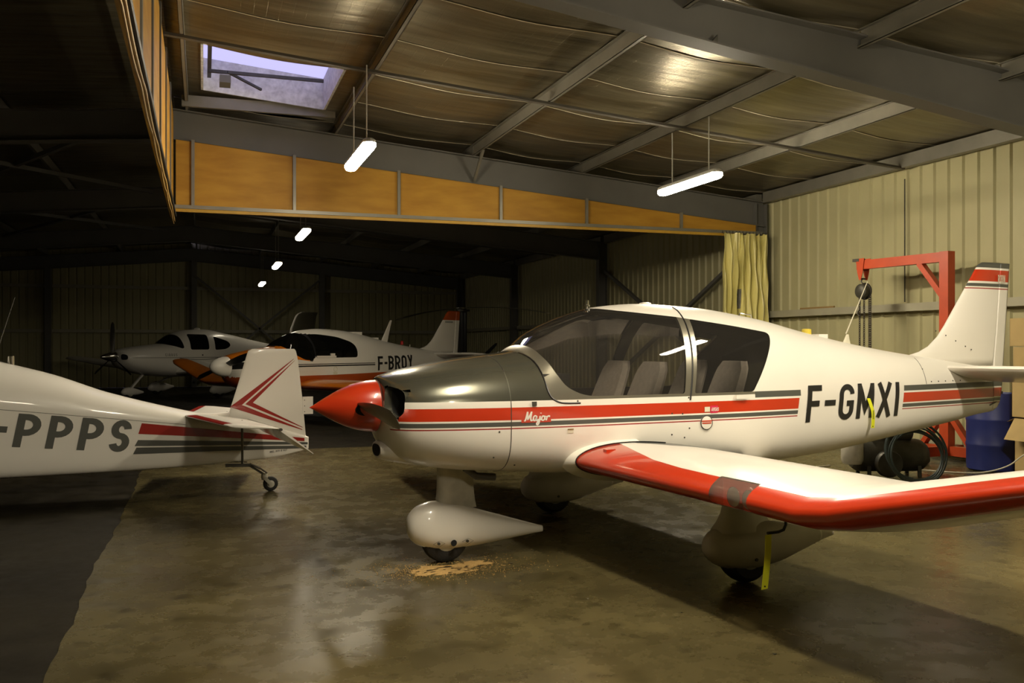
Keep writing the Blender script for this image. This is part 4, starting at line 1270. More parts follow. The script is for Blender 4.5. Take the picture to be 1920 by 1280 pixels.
# ------------------------------------------------------------------ 2. the orange tourer behind
Q = empty('airplane', (.03, 17.1, 0), math.radians(32.2), 'white and orange low-wing airplane with a white spinner, black lines and F-BROY lettering', 'airplane')
GF2 = round_poly([(1.60, 1.30, .06), (1.80, 1.20, .06), (1.99, 1.19, .05), (2.04, 1.30), (2.03, 1.50), (1.98, 1.66), (1.90, 1.74), (1.86, 1.80), (1.80, 1.95), (1.30, 1.95), (1.46, 1.50), (1.50, 1.42)])
GR2 = round_poly([(2.07, 1.235, .03), (3.12, 1.235, .06), (3.15, 1.42, .10), (3.06, 1.54, .12), (2.72, 1.645, .1), (2.25, 1.70, .1), (2.04, 1.69, .02), (2.08, 1.45)])
TB = [list(r) for r in TOURER]
bm = loft(TB, xs_for(TB, .07, ((.44, .62, .015), (1.4, 1.9, .03))), 64)
skin2 = BVHTree.FromBMesh(bm)
cut(bm, [(1.20, .4), (1.20, 1.9)]); cut(bm, GF2, closed=True); cut(bm, GR2, closed=True)
CT = [(.44, 1.20), (.80, 1.215), (1.20, 1.225), (1.50, 1.225), (1.95, 1.17), (2.05, 1.165)]
cut(bm, CT); cut(bm, [(1.2, .90), (2.4, .90), (6.5, .955)])
cut(bm, [(.5, .90), (1.2, .90)])
INT2 = [(-.16, 1.20), (-.36, 1.17), (-.36, 1.05), (-.16, 1.04)]
for s in (-1, 1): cut(bm, [(y * s, z) for y, z in INT2], 'x', True, lambda f: f.calc_center_median().x < .7)
ct_z = lambda x: float(np.interp(x, [p[0] for p in CT], [p[1] for p in CT]))
band_z = lambda x: float(np.interp(x, [.5, 2.4, 6.5], [.90, .90, .955]))
def cls2(c, n):
    x, y, z = c
    if x < .7 and inside(INT2, -abs(y), z): return ('cowling', 'dark_void')
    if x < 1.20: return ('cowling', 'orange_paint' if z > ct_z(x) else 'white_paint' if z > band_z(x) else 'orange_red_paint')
    if inside(GF2, x, z): return ('windshield_glass', 'glass_dark')
    if inside(GR2, x, z): return ('window_glass' if y < 0 else 'window_glass_far', 'glass_dark')
    if x < 2.0 and z > ct_z(x):
        if x > 1.86 and z > 1.70: return ('fuselage', 'white_paint')
        return ('fuselage', 'orange_paint' if z < 1.46 and x < 1.9 else 'black_paint')
    if x < 2.10 and 1.235 < z < 1.70: return ('fuselage', 'black_paint')
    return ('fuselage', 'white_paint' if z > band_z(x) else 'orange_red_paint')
O2 = split_skin(bm, cls2, Q); bm.free()
for k in ('windshield_glass', 'window_glass', 'window_glass_far'): O2[k].parent = O2['fuselage']
O2['window_glass_far'].name = 'window_glass'
add_lining(O2, Q, ('fuselage',), 1.45, 3.62); cabin(Q)
m = MB(); m.revolve([(r, h + .10) for r, h in ogive(.33, .185, .5)], (0, 0, 1.09), 'x', 32); sp2 = m.build('spinner', 'white_paint', Q, True)
for d in ((0, .92, -.25), (0, -.92, .25)): blade('propeller_blade', (.36, 0, 1.09), d, .86, .15, 'black_paint', Q, (58, 20), .12)
for z0, z1, x1 in ((1.108, 1.122, 3.62), (1.068, 1.092, 3.62)):
    poly_decal('side_line', [(1.62, z0), (x1, z0), (x1, z1), (1.62, z1)], 'black_paint', skin2, Q, 24)
V, F = text_quads('F-BROY', [.50, .28, .52, .54, .52, .54], .165, .12, .292, 3.70, .955, .04, .015, 1.17)
decal('registration', V, F, 'black_paint', skin2, Q)
h2 = skin2.ray_cast(Vector((2.52, -5, 1.01)), Vector((0, 1, 0)))[0]
m = MB(); m.torus((2.52, h2.y - .004, 1.01), .045, .006, 'y', 20, 6); m.build('fuel_cap', 'sticker_cream', Q, True)
poly_decal('placard', [(2.47, .90), (2.57, .90), (2.57, .955), (2.47, .955)], 'sticker_cream', skin2, Q, 2)
m = MB(); m.box(2.08, 2.55, -.545, -.50, 1.238, 1.275); m.box(2.42, 2.52, -.545, -.50, 1.27, 1.32); m.build('sliding_rail', 'white_paint', Q)
m = MB(); m.box(3.30, 3.62, -.09, .09, 1.66, 1.755); m.build('air_vent', 'white_paint', Q)
m = MB(); m.box(3.95, 4.12, -.05, .05, 1.58, 1.64); m.build('antenna_base', 'white_paint', Q)
antenna_blade('blade_antenna', 4.22, 1.54, .48, .28, .20, 'white_paint', Q)
m = MB(); m.revolve([(.035, 1.49), (.033, 1.555), (.012, 1.575)], (4.86, 0, 0), 'z', 16); m.build('beacon', 'beacon_red', Q, True)
m = MB(); m.revolve([(.02, 1.43), (.018, 1.49)], (5.10, 0, 0), 'z', 10); m.build('filler_cap', 'chrome', Q, True)
def broy_wing(bm, s):
    cut(bm, [(2.25, s * .3), (2.25, s * 4.36)], 'z')
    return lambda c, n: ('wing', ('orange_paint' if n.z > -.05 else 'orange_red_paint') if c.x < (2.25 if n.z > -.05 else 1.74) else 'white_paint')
tourer_wings(Q, '', 0, broy_wing)
def broy_tip(f, nm):
    cut(f, [(5.5, 2.06), (7.0, 2.06)]); 
    return split_skin(f, lambda c, n: (nm, 'orange_red_paint' if c.z > 2.06 else 'white_paint'), Q)
tourer_tail(Q, 'white_paint', broy_tip, 'white_paint')
V, F = text_quads('IIIIIII', [.5, .4, .5, .4, .5, .4, .5], .30, .15, .040, 6.20, 1.995, 0, 0, 1.6)
mo('type_lettering', [(x, -.045, z) for x, z in V], F, 'grey_stripe', Q)
spat_set(Q, 'white_paint', 'white_paint')

# ------------------------------------------------------------------ 3. the white composite airplane at the back
K = empty('airplane', (-2.58, 26.2, 0), math.radians(39.2), 'white rounded airplane with chrome spinner and thin black side line', 'airplane')
COMP = [
    (.46, 1.29, 1.03, .13, 1.16, 2, 2), (.475, 1.33, .99, .22, 1.15, 2.1, 2.1), (.52, 1.355, .93, .34, 1.13, 2.3, 2.3), (.60, 1.375, .86, .42, 1.11, 2.4, 2.4), (.80, 1.405, .77, .50, 1.08, 2.5, 2.5),
    (1.20, 1.455, .67, .58, 1.06, 2.5, 2.6), (1.60, 1.495, .61, .62, 1.06, 2.4, 2.8), (1.84, 1.53, .59, .635, 1.06, 2.3, 3.0), (2.00, 1.66, .58, .64, 1.06, 2.2, 3.0), (2.19, 1.78, .575, .645, 1.06, 2.2, 3.0),
    (2.70, 1.905, .575, .65, 1.06, 2.2, 3.0), (3.21, 1.94, .585, .64, 1.06, 2.2, 3.0), (4.09, 1.82, .64, .55, 1.08, 2.1, 2.8), (5.14, 1.63, .78, .37, 1.12, 2.1, 2.6), (6.0, 1.49, .92, .23, 1.16, 2.1, 2.4), (6.75, 1.38, 1.02, .13, 1.2, 2.1, 2.2), (7.75, 1.30, 1.12, .045, 1.22, 2, 2)]
WA = round_poly([(1.80, 1.50, .05), (2.00, 1.425), (2.14, 1.375, .04), (2.20, 1.40, .03), (2.20, 1.79, .08), (2.08, 1.80), (2.0, 1.95), (1.40, 1.95), (1.72, 1.53)])
WB_ = round_poly([(2.40, 1.345, .06), (3.04, 1.345, .07), (3.10, 1.78, .07), (2.46, 1.79, .07)])
WC = round_poly([(3.26, 1.335, .05), (3.70, 1.355, .15), (3.93, 1.46, .12), (3.86, 1.59, .15), (3.31, 1.735, .04)])
bm = loft(COMP, xs_for(COMP, .08, ((.46, .62, .015), (1.7, 2.3, .04))), 64)
skin3 = BVHTree.FromBMesh(bm)
for w in (WA, WB_, WC): cut(bm, w, closed=True)
IN3 = round_poly([(-.20, 1.24, .06), (-.38, 1.22, .08), (-.39, 1.08, .06), (-.20, 1.08, .06)], 3)
for s in (-1, 1): cut(bm, [(y * s, z) for y, z in IN3], 'x', True, lambda f: f.calc_center_median().x < .8)
def cls3(c, n):
    x, y, z = c
    if x < .8 and inside(IN3, -abs(y), z): return ('cowl_intakes', 'dark_void')
    for nm, w in (('windshield_glass', WA), ('door_window_glass', WB_), ('rear_window_glass', WC)):
        if inside(w, x, z): return (nm if y < 0 or nm[0] == 'w' else nm + '_far', 'glass_dark')
    return ('fuselage', 'white_paint')
O3 = split_skin(bm, cls3, K); bm.free()
for k, o in O3.items():
    if k != 'fuselage': o.parent = O3['fuselage']
    if k.endswith('_far'): o.name = k[:-4]
add_lining(O3, K, ('fuselage',), 1.7, 4.2)
m = MB(); S = section_at(COMP, 4.15, 40, -.03); m.add([(4.15, y, z) for y, z in S], [tuple(range(40))]); S = section_at(COMP, 1.72, 40, -.03); m.add([(1.72, y, z * .98) for y, z in S], [tuple(range(40))]); m.build('cabin_bulkhead', 'cabin_lining', K)
for x in (2.75, 3.55):
    for y in (-.3, .3): seat(x, y, .95, K, .3, .58)
m = MB(); m.revolve([(r, h) for r, h in ogive(.455, .13, .62)], (0, 0, 1.16), 'x', 32); m.build('spinner', 'chrome', K, True)
for a in (90, 210, 330):
    d = (0, math.cos(math.radians(a)), math.sin(math.radians(a))); blade('propeller_blade', (.36, 0, 1.16), d, .93, .15, 'steel_dark' if a == 90 else 'black_paint', K, (66, 22), .10)
poly_decal('side_line', [(.62, 1.128), (3.6, 1.110), (3.6, 1.125), (.62, 1.136)], 'black_paint', skin3, K, 30)
for i in range(5):
    x0 = 2.0 + i * .3; z0 = [1.10, 1.075, 1.055, 1.055, 1.075][i]; z1 = [1.075, 1.055, 1.055, 1.075, 1.105][i]
    poly_decal('side_line_swoop', [(x0, z0), (x0 + .3, z1), (x0 + .3, z1 + .014), (x0, z0 + .014)], 'black_paint', skin3, K, 4)
V, F = text_quads('CIRRUS', [.5, .2, .5, .5, .5, .5], .13, .35, .075, 1.56, 1.165, .1, 0, 1.1); decal('lettering', V, F, 'steel_grey', skin3, K)
h3 = skin3.ray_cast(Vector((2.78, -5, 1.19)), Vector((0, 1, 0)))[0]
m = MB(); m.revolve([(.022, 0), (.018, -.012)], (2.78, h3.y, 1.19), 'y', 14); m.build('door_handle', 'black_paint', K)
m = MB(); m.revolve([(.09, 1.93), (.08, 1.965), (.03, 1.98)], (3.1, 0, 0), 'z', 16); m.build('roof_antenna', 'white_paint', K, True)
m = MB(); m.tube([(3.5, 0, 1.9), (3.9, 0, 2.35)], [.006, .003], 6); m.build('whip_antenna', 'steel_grey', K)
# dark fin with a pale leading edge, tailplane, wings, fixed gear
FS = [(6.55, 0, 1.36, 1.35, .09), (6.72, 0, 1.60, 1.20, .09), (6.83, 0, 2.03, 1.10, .09), (7.02, 0, 2.40, .98, .09), (7.12, 0, 2.50, .92, .085), (7.30, 0, 2.565, .78, .07), (7.45, 0, 2.58, .62, .05)]
bm_obj('fin', foil(subdivide_span(FS, 3), .045, 1, 16, 'z'), 'fin_dark', K)
bm_obj('fin_leading_edge', foil(subdivide_span(FS, 3), 0, .05, 8, 'z'), 'white_paint', K)
for s in (-1, 1):
    st = [(6.85, s * .08, 1.33, .85, .09), (7.05, s * 1.90, 1.36, .55, .09), (7.15, s * 1.97, 1.36, .40, .06)]
    bm_obj('tailplane', foil(subdivide_span(st, 3), 0, 1, 14, 'y'), 'white_paint', K)
    st = [(1.95, s * .35, .70, 1.45, .14), (2.05, s * 3.0, .88, 1.20, .14), (2.25, s * 5.2, 1.05, .85, .12), (2.45, s * 5.42, 1.09, .55, .08)]
    bm_obj('wing', foil(subdivide_span(st, 4), 0, 1, 20, 'y', .02), 'white_paint', K)
    main = [(2.45, .24, .16, .03, .2, 2, 2), (2.55, .36, .11, .09, .22, 2, 2.2), (2.72, .40, .085, .115, .23, 2, 2.6), (2.95, .36, .10, .09, .22, 2, 2.4), (3.25, .27, .17, .04, .22, 2, 2), (3.34, .25, .20, .015, .225, 2, 2)]
    bm = loft(main, xs_for(main, .06), 24)
    for v in bm.verts: v.co.y += s * 1.36
    bm_obj('wheel_fairing', bm, 'white_paint', K, True, 60)
    wheel('main_wheel', (2.74, s * 1.36, .17), .17, .14, K)
    bm_obj('gear_leg', foil([(2.66, s * .42, .64, .20, .18), (2.68, s * 1.34, .36, .16, .18)], 0, 1, 10, 'y'), 'white_paint', K)
m = MB(); m.bar((1.30, 0, .68), (.92, 0, .30), .06, .05); m.build('nose_leg', 'white_paint', K)
nf = [(.62, .22, .16, .03, .19, 2, 2), (.70, .30, .11, .075, .2, 2, 2.2), (.86, .33, .09, .09, .2, 2, 2.4), (1.10, .27, .11, .06, .19, 2, 2), (1.30, .20, .15, .02, .175, 2, 2)]
bm_obj('nose_wheel_fairing', loft(nf, xs_for(nf, .05), 24), 'white_paint', K, True, 60)
wheel('nose_wheel', (.86, 0, .15), .15, .12, K)

# ------------------------------------------------------------------ 4. the tail-wheel airplane at the edge
J = empty('airplane', (.65, 9.57, 0), math.radians(5.0), 'white tail-wheel airplane with red chevrons on its rudder and grey PPPS lettering', 'airplane')
BOX = [  # knife-edged tail, flat sides, rounded deck; x runs aft, the tail wheel stands at 0
    (-5.90, 1.04, .80, .12, .92, 2, 2), (-5.86, 1.11, .72, .26, .91, 2.3, 2.3), (-5.7, 1.16, .62, .36, .90, 2.5, 2.6), (-5.0, 1.28, .50, .46, .92, 2.5, 3.4), (-4.5, 1.34, .44, .50, .95, 2.4, 5), (-4.1, 1.56, .39, .51, 1.0, 2.2, 6), (-3.5, 1.62, .34, .50, 1.02, 2.2, 7),
    (-2.85, 1.48, .305, .44, .985, 2.1, 8), (-2.41, 1.34, .298, .38, .93, 2.1, 8), (-1.98, 1.215, .296, .325, .872, 2.1, 8), (-1.53, 1.045, .296, .27, .81, 2.1, 8), (-.81, .846, .305, .17, .718, 2.1, 8), (-.40, .755, .322, .108, .66, 2.2, 8), (.0, .66, .345, .058, .605, 2.2, 8), (.30, .57, .395, .024, .545, 2.2, 6), (.385, .54, .415, .012, .52, 2.2, 4)]
bm = loft(BOX, xs_for(BOX, .08), 72)
skin4 = BVHTree.FromBMesh(bm)
JF = round_poly([(-4.35, 1.18, .05), (-3.15, 1.11, .06), (-3.22, 1.44, .08), (-3.4, 1.51), (-3.7, 1.9), (-4.5, 1.9), (-4.52, 1.36)])
cut(bm, JF, closed=True); cut(bm, [(-4.9, .2), (-4.9, 1.6)])
O4 = split_skin(bm, lambda c, n: ('canopy_glass', 'glass_main') if inside(JF, c.x, c.z) else (('cowling' if c.x < -4.9 else 'fuselage'), 'white_paint'), J); bm.free()
add_lining(O4, J, ('fuselage',), -4.5, -2.8)
# stripes down the tail, sloping with the fuselage
def sl(x, a, b): return a + (b - a) * (x + 1.25) / 1.60
def jstripe(name, a0, a1, b0, b1, mat, x0=-1.24, x1=.36, lean=.05):
    poly_decal(name, [(x0 - lean * .6, b0), (x1, b1), (x1, a1), (x0, a0)], mat, skin4, J, 30, .004)
jstripe('red_stripe', .754, .530, .655, .497, 'dark_red_paint', -1.225, .34)
jstripe('grey_stripe', .597, .484, .541, .462, 'grey_stripe', -1.258, .375)
jstripe('grey_stripe', .527, .450, .466, .424, 'grey_stripe', -1.272, .36)
poly_decal('deck_seam', [(-2.9, .992), (-.83, .720), (-.83, .724), (-2.9, .996)], 'steel_dark', skin4, J, 40, .002)
V, F = text_quads('F-PPPS', [.5, .42, .56, .56, .56, .50], .185, .185, .30, -2.735, .643, .16, -.113, 1.145)
decal('registration', V, F, 'grey_stripe', skin4, J)
V, F = text_quads('JODEL D119 N 1427', [.5, .5, .5, .5, .5, .4, .5, .3, .3, .5, .4, .5, .3, .3, .5, .5, .5], .15, .12, .020, -.03, .395, .1, .07, 1.0)
decal('maker_lettering', V, F, 'steel_grey', skin4, J)
# rudder with chevrons
RS = [(-.36, 0, .53, .72, .05), (-.415, 0, .79, .752, .055), (-.40, 0, .84, .733, .06), (-.32, 0, 1.10, .625, .065), (-.245, 0, 1.36, .518, .065), (-.222, 0, 1.432, .478, .055), (-.18, 0, 1.452, .42, .035)]
def jst(z):
    zs_ = [r[2] for r in RS]; return tuple(float(np.interp(z, zs_, [r[k] for r in RS])) for k in (0,)) + (0, z) + tuple(float(np.interp(z, zs_, [r[k] for r in RS])) for k in (3, 4))
rz = foil([jst(z) for z in list(np.linspace(.53, .78, 6)) + list(np.linspace(.79, 1.40, 22)) + [1.432, 1.444, 1.452]], 0, 1, 16, 'z')
rb = BVHTree.FromBMesh(rz); rud = bm_obj('rudder', rz, 'white_paint', J)
def tri_decal(name, poly):
    a, b, c, d = poly; poly_decal(name, [a, b, c, d], 'dark_red_paint', rb, rud, 16, .003)
# each chevron: an upper and a lower arm tapering to a point
tri_decal('chevron', [(-.400, .870), (.236, 1.352), (.232, 1.344), (-.285, .888)])
tri_decal('chevron', [(-.400, .870), (.323, .612), (.320, .620), (-.285, .888)])
tri_decal('chevron', [(-.252, .895), (.246, 1.335), (.241, 1.327), (-.178, .908)])
tri_decal('chevron', [(-.252, .895), (.328, .635), (.322, .643), (-.178, .908)])
m = MB(); m.box(.325, .432, -.006, .006, .775, .955); m.build('trim_tab', 'white_paint', rud)
for z in (.80, .86, .92):
    m = MB(); m.revolve([(.005, 0), (.004, -.003)], (.345, -.0065, z), 'y', 8); m.build('screw', 'steel_dark', rud)
# tailplane with drooped elevator
for s in (-1, 1):
    st = [(-.845, s * .10, .802, .60, .08), (-.81, s * .25, .802, .57, .08), (-.60, s * 1.25, .797, .47, .08), (-.56, s * 1.34, .793, .43, .06)]
    tp = foil(subdivide_span(st, 6), 0, 1, 18, 'y', 0, .09)
    cut(tp, [(-.76, s * .10), (-.725, s * .25), (-.52, s * 1.25)], 'z')
    lx = lambda y: float(np.interp(abs(y), [.10, .25, 1.25, 1.37], [-.76, -.725, -.52, -.48]))
    split_skin(tp, lambda c, n: ('tailplane', 'dark_red_paint' if .20 < abs(c.y) < 1.20 and c.x < lx(c.y) and n.z > .15 else 'white_paint'), J)
    dr = math.radians(38); m = MB(); P8 = []
    for y, hx, ch in ((.14, -.25, .20), (1.34, -.125, .37)):
        for (d, h) in ((0, -.014), (0, .014), (ch, -.003), (ch, .003)):
            P8.append((hx + d * math.cos(dr) + h * math.sin(dr) * .6, s * y, .748 - d * math.sin(dr) + h * math.cos(dr)))
    m.add(P8, [(0, 1, 3, 2), (4, 6, 7, 5), (0, 4, 5, 1), (2, 3, 7, 6), (0, 2, 6, 4), (1, 5, 7, 3)]); m.build('elevator', 'white_paint', J)
    m = MB(); m.revolve([(.012, 0), (.012, .03)], (-.12, s * 1.335 - (.03 if s < 0 else 0), .748), 'y', 10); m.build('elevator_hinge', 'steel_dark', J)
    m = MB(); m.tube([(-.36, s * .62, .775), (-.29, s * .10, .315)], .012, 8); m.build('tailplane_strut', 'steel_grey', J, True)
m = MB(); m.tube([(-.74, 0, .80), (-.55, 0, .79), (-.40, 0, .80)], .02, 8); m.build('fin_fillet', 'white_paint', J, True)
# tail wheel on its leaf spring
m = MB(); m.bar((-.44, 0, .285), (-.20, 0, .275), .05, .03); m.bar((-.22, 0, .28), (-.05, 0, .165), .045, .022); m.build('leaf_spring', 'steel_dark', J)
m = MB(); m.tube([(-.20, -.05, .285), (-.10, -.05, .235), (-.04, -.05, .19)], .008, 6); m.tube([(-.20, .05, .285), (-.10, .05, .235), (-.04, .05, .19)], .008, 6); m.build('steering_springs', 'chain_steel', J, True)
m = MB(); m.revolve([(.03, .12), (.035, .15), (.03, .19)], (-.06, 0, 0), 'z', 16); m.bar((-.06, -.035, .14), (0, -.035, .075), .012, .035); m.bar((-.06, .035, .14), (0, .035, .075), .012, .035); m.build('tail_wheel_fork', 'grimy_paint', J, True)
wheel('tail_wheel', (0, 0, .075), .075, .045, J, 'grimy_paint')
m = MB(); m.tube([(-.55, -.09, .335), (-.24, -.06, .315)], .005, 6); m.tube([(-.56, -.09, .336), (-.48, -.085, .331)], .011, 8); m.build('steering_cable', 'cable_black', J, True)
m = MB(); m.revolve([(.03, 1.22), (.03, 1.33), (.022, 1.335)], (-2.33, -.0, .06), 'z', 14); m.build('filler_neck', 'chrome', J, True)
m = MB(); m.tube([(-2.475, 0, 1.33), (-2.30, 0, 1.93)], [.006, .003], 6); m.build('whip_antenna', 'steel_grey', J, True)
# wings and main gear, beyond the edge of the view
for s in (-1, 1):
    st = [(-4.95, s * .35, .66, 1.70, .13), (-4.95, s * 2.4, .68, 1.70, .13), (-4.8, s * 3.9, 1.04, 1.10, .12), (-4.6, s * 4.1, 1.09, .7, .08)]
    bm_obj('wing', foil(subdivide_span(st, 4), 0, 1, 18, 'y', .02), 'white_paint', J)
    wheel('main_wheel', (-4.55, s * 1.15, .21), .21, .14, J)
    bm_obj('main_leg', foil([(-4.67, s * 1.15, .22, .24, .3), (-4.70, s * 1.15, .66, .30, .3)], 0, 1, 10, 'z'), 'white_paint', J)
m = MB(); m.revolve([(r, h - 6.22) for r, h in ogive(.33, .15)], (0, 0, .92), 'x', 24); m.build('spinner', 'white_paint', J, True)
for d in ((0, 1, .4), (0, -1, -.4)): blade('propeller_blade', (-6.0, 0, .92), d, .85, .14, 'tape_brown', J, (50, 20), .1)

# ================================================================== THINGS AROUND THE AIRPLANES
def rot2(p, a): return (p[0] * math.cos(a) - p[1] * math.sin(a), p[0] * math.sin(a) + p[1] * math.cos(a))

# ---- workshop crane against the wall: local X along the jib, which runs beside the wall
ja = math.atan2(10.62 - 9.14, 8.76 - 8.96)
E_ = empty('workshop_crane', (8.96, 9.14, 0), ja, 'red steel workshop crane with long jib standing by the ribbed wall', 'crane')
m = MB(); m.box(-.065, .065, -.065, .065, .12, 2.68); m.build('mast', 'hoist_red', E_)
m = MB(); m.box(.065, 1.42, -.05, .05, 2.55, 2.675); m.build('jib', 'hoist_red', E_)
m = MB(); m.bar((.40, 0, 2.56), (.05, 0, 2.12), .07, .09, (0, 1, 0)); m.build('jib_brace', 'hoist_red', E_)
for a, b in (((-.42, 0), (.42, 0)), ((0, -.26), (0, .42))):
    m = MB(); m.bar((a[0], a[1], .15), (b[0], b[1], .15), .09, .12); m.build('base_beam', 'hoist_red', E_)
for s in (-1, 1):
    m = MB(); m.bar((s * .36, 0, .20), (s * .04, 0, .62), .06, .09, (0, 1, 0)); m.build('base_brace', 'hoist_red', E_)
for x, y in ((-.38, 0), (.38, 0), (0, .38)):
    m = MB(); m.revolve([(.045, -.02), (.05, -.012), (.05, .012), (.045, .02)], (x, y, .05), 'x', 18); m.box(x - .03, x + .03, y - .02, y + .02, .07, .10); m.build('caster', 'rubber', E_, True)
m = MB(); m.box(1.36, 1.47, -.075, .075, 2.66, 2.70); m.build('jib_stop', 'steel_dark', E_)
# trolley clamp and chain block hang from the jib
H_ = empty('chain_hoist', (8.96 + 1.36 * math.cos(ja), 9.14 + 1.36 * math.sin(ja), 0), ja, 'dark chain block with hanging chains on the red crane jib', 'hoist')
for s in (-1, 1):
    m = MB(); m.prism([(-.09, 2.70), (.06, 2.70), (.03, 2.50), (0, 2.40), (-.03, 2.40), (-.06, 2.50)], 'y', s * .056, s * .066); m.build('clamp_plate', 'hoist_red', H_)
m = MB(); m.tube([(0, -.06, 2.42), (0, .06, 2.42)], .012, 8); m.build('clamp_pin', 'steel_dark', H_, True)
m = MB(); m.tube([(0, 0, 2.42), (.015, 0, 2.40), (.02, 0, 2.375), (0, 0, 2.36), (0, 0, 2.34)], .009, 8); m.build('top_hook', 'chain_steel', H_, True)
m = MB(); m.revolve([(.02, -.07), (.075, -.065), (.10, -.04), (.10, .04), (.075, .065), (.02, .07)], (0, 0, 2.245), 'y', 26); m.build('block_housing', 'machine_grime', H_, True)
m = MB(); m.torus((0, -.05, 2.245), .108, .014, 'y', 26, 6); m.build('hand_wheel', 'chain_steel', H_, True)
def chain(x, y, z0, z1, parent):
    m = MB(); n = int((z0 - z1) / .030); V = []
    for i in range(n):
        z = z0 - i * .030; ax = i % 2
        pts = []
        for k in range(9):
            a = 2 * math.pi * k / 8; p, q = .013 * math.cos(a), .020 * math.sin(a)
            pts.append((x + (p if ax else 0), y + (0 if ax else p), z + q))
        m.tube(pts, .006, 4, cap=False)
    tag(m.build('chain', 'chain_steel', parent), kind='stuff')
for x, y, z1 in ((.085, -.04, .9), (.045, .0, 2.02), (-.03, 0, .85), (-.075, -.05, .95), (-.10, -.05, .95)): chain(x, y, 2.17, z1, H_)
m = MB(); m.tube([(.045, 0, 2.02), (.045, 0, 1.99), (.075, 0, 1.96), (.08, 0, 1.92), (.05, 0, 1.89), (.02, 0, 1.91)], .010, 8); m.build('load_hook', 'chain_steel', H_, True)

# ---- blue drum
D_ = empty('drum', (8.93, 8.40, 0), .3, 'blue plastic drum between the crane foot and the cardboard boxes', 'drum')
pr = [(.26, 0), (.285, .02), (.29, .08), (.29, .28), (.298, .30), (.298, .32), (.29, .34), (.29, .58), (.298, .60), (.298, .62), (.29, .64), (.29, .84), (.28, .90), (.27, .92), (.25, .92), (.245, .90)]
m = MB(); m.revolve(pr, (0, 0, 0), 'z', 40); m.build('body', 'barrel_blue', D_, True)
for a in (0.9, 4.0):
    m = MB(); m.revolve([(.035, .90), (.035, .945), (.02, .95)], (.17 * math.cos(a), .17 * math.sin(a), 0), 'z', 16); m.build('bung', 'steel_dark', D_, True)
m = MB(); m.tube([(-.10, -.10, .92), (-.10, -.10, .99)], .018, 8); m.bar((-.16, -.10, .995), (-.04, -.10, .995), .02, .02); m.build('tap', 'machine_grime', D_, True)

# ---- cardboard boxes, stacked
def carton(u0, u1, v0, v1, z0, z1, ang, label, flap=False, tape=True):
    cx, cy_ = (u0 + u1) / 2, (v0 + v1) / 2; a, b, h = (u1 - u0) / 2, (v1 - v0) / 2, z1 - z0
    C_ = empty('cardboard_box', (cx, cy_, z0), ang, label, 'box', 'cartons by the wall')
    t = .006; m = MB()
    m.box(-a, a, -b, b, 0, t); m.box(-a, -a + t, -b, b, 0, h); m.box(a - t, a, -b, b, 0, h); m.box(-a, a, -b, -b + t, 0, h); m.box(-a, a, b - t, b, 0, h)
    m.build('carton_body', 'cardboard', C_)
    if flap:
        m = MB(); m.hexa([(-a, -b, h), (-a, b, h), (-a + .006, -b, h), (-a + .006, b, h), (-a - .16, -b, h - .24), (-a - .16, b, h - .24), (-a - .154, -b, h - .24), (-a - .154, b, h - .24)]); m.build('flap', 'cardboard', C_)
        m = MB(); m.hexa([(-a, b - .005, h), (a, b - .005, h), (-a, b, h), (a, b, h), (-a, b + .10, h - .05), (a, b + .10, h - .05), (-a, b + .105, h - .05), (a, b + .105, h - .05)]); m.build('flap', 'cardboard_inner', C_)
    else:
        for s in (-1, 1):
            m = MB(); m.box(-a, a, *sorted((s * .004, s * b)), h, h + t); m.build('flap', 'cardboard', C_)
        if tape:
            m = MB(); m.box(-a - .001, a + .001, -.03, .03, h + t, h + t + .0015); m.box(-a - .0015, -a, -.03, .03, h - .14, h + t); m.build('packing_tape', 'tape_brown', C_)
    return C_
carton(8.80, 9.32, 7.42, 7.98, 0, .655, 0, 'open cardboard box with a hanging flap at the bottom of the stack', True)
carton(8.78, 9.30, 7.40, 8.00, .665, 1.06, 0, 'cardboard box standing directly on the open one')
carton(8.79, 9.31, 7.41, 7.99, 1.075, 1.46, .03, 'cardboard box just under the topmost one')
carton(8.77, 9.29, 7.43, 8.02, 1.475, 1.79, -.04, 'topmost cardboard box of the stack by the wall')

# ---- grimy air compressor and a coil of hose in front of it
A_ = empty('air_compressor', (7.42, 8.42, 0), math.radians(-16), 'grimy dark air compressor on the floor under the tail', 'compressor')
m = MB(); m.revolve([(.05, -.46), (.13, -.45), (.17, -.40), (.185, -.34), (.185, .30), (.17, .36), (.13, .41), (.05, .42)], (0, 0, .235), 'x', 32); m.build('tank', 'machine_grime', A_, True)
m = MB(); m.revolve([(.03, -.05), (.14, -.045), (.15, -.03), (.15, .03), (.14, .045), (.03, .05)], (-.12, -.24, .165), 'y', 32); fw = m.build('flywheel', 'steel_dark', A_, True)
m = MB(); m.revolve([(.028, 0), (.02, -.03)], (-.12, -.29, .165), 'y', 16); m.build('flywheel_nut', 'machine_grime', fw, True)
m = MB(); m.revolve([(.09, -.16), (.11, -.14), (.11, .12), (.09, .14)], (.10, 0, .50), 'x', 24); m.build('motor', 'steel_dark', A_, True)
for k in range(7):
    m = MB(); m.box(-.30, -.12, -.09, .09, .50 + k * .022, .508 + k * .022); m.build('cooling_fin', 'machine_grime', A_)
m = MB(); m.box(-.27, -.15, -.06, .06, .46, .68); m.build('cylinder_head', 'machine_grime', A_)
m = MB(); m.box(-.30, -.10, -.16, -.10, .50, .60); m.build('air_filter', 'grimy_paint', A_)
for x in (-.30, .28):
    for y in (-.14, .14):
        m = MB(); m.bar((x, y, .14), (x, y * 1.1, 0), .04, .02); m.build('foot', 'steel_dark', A_)
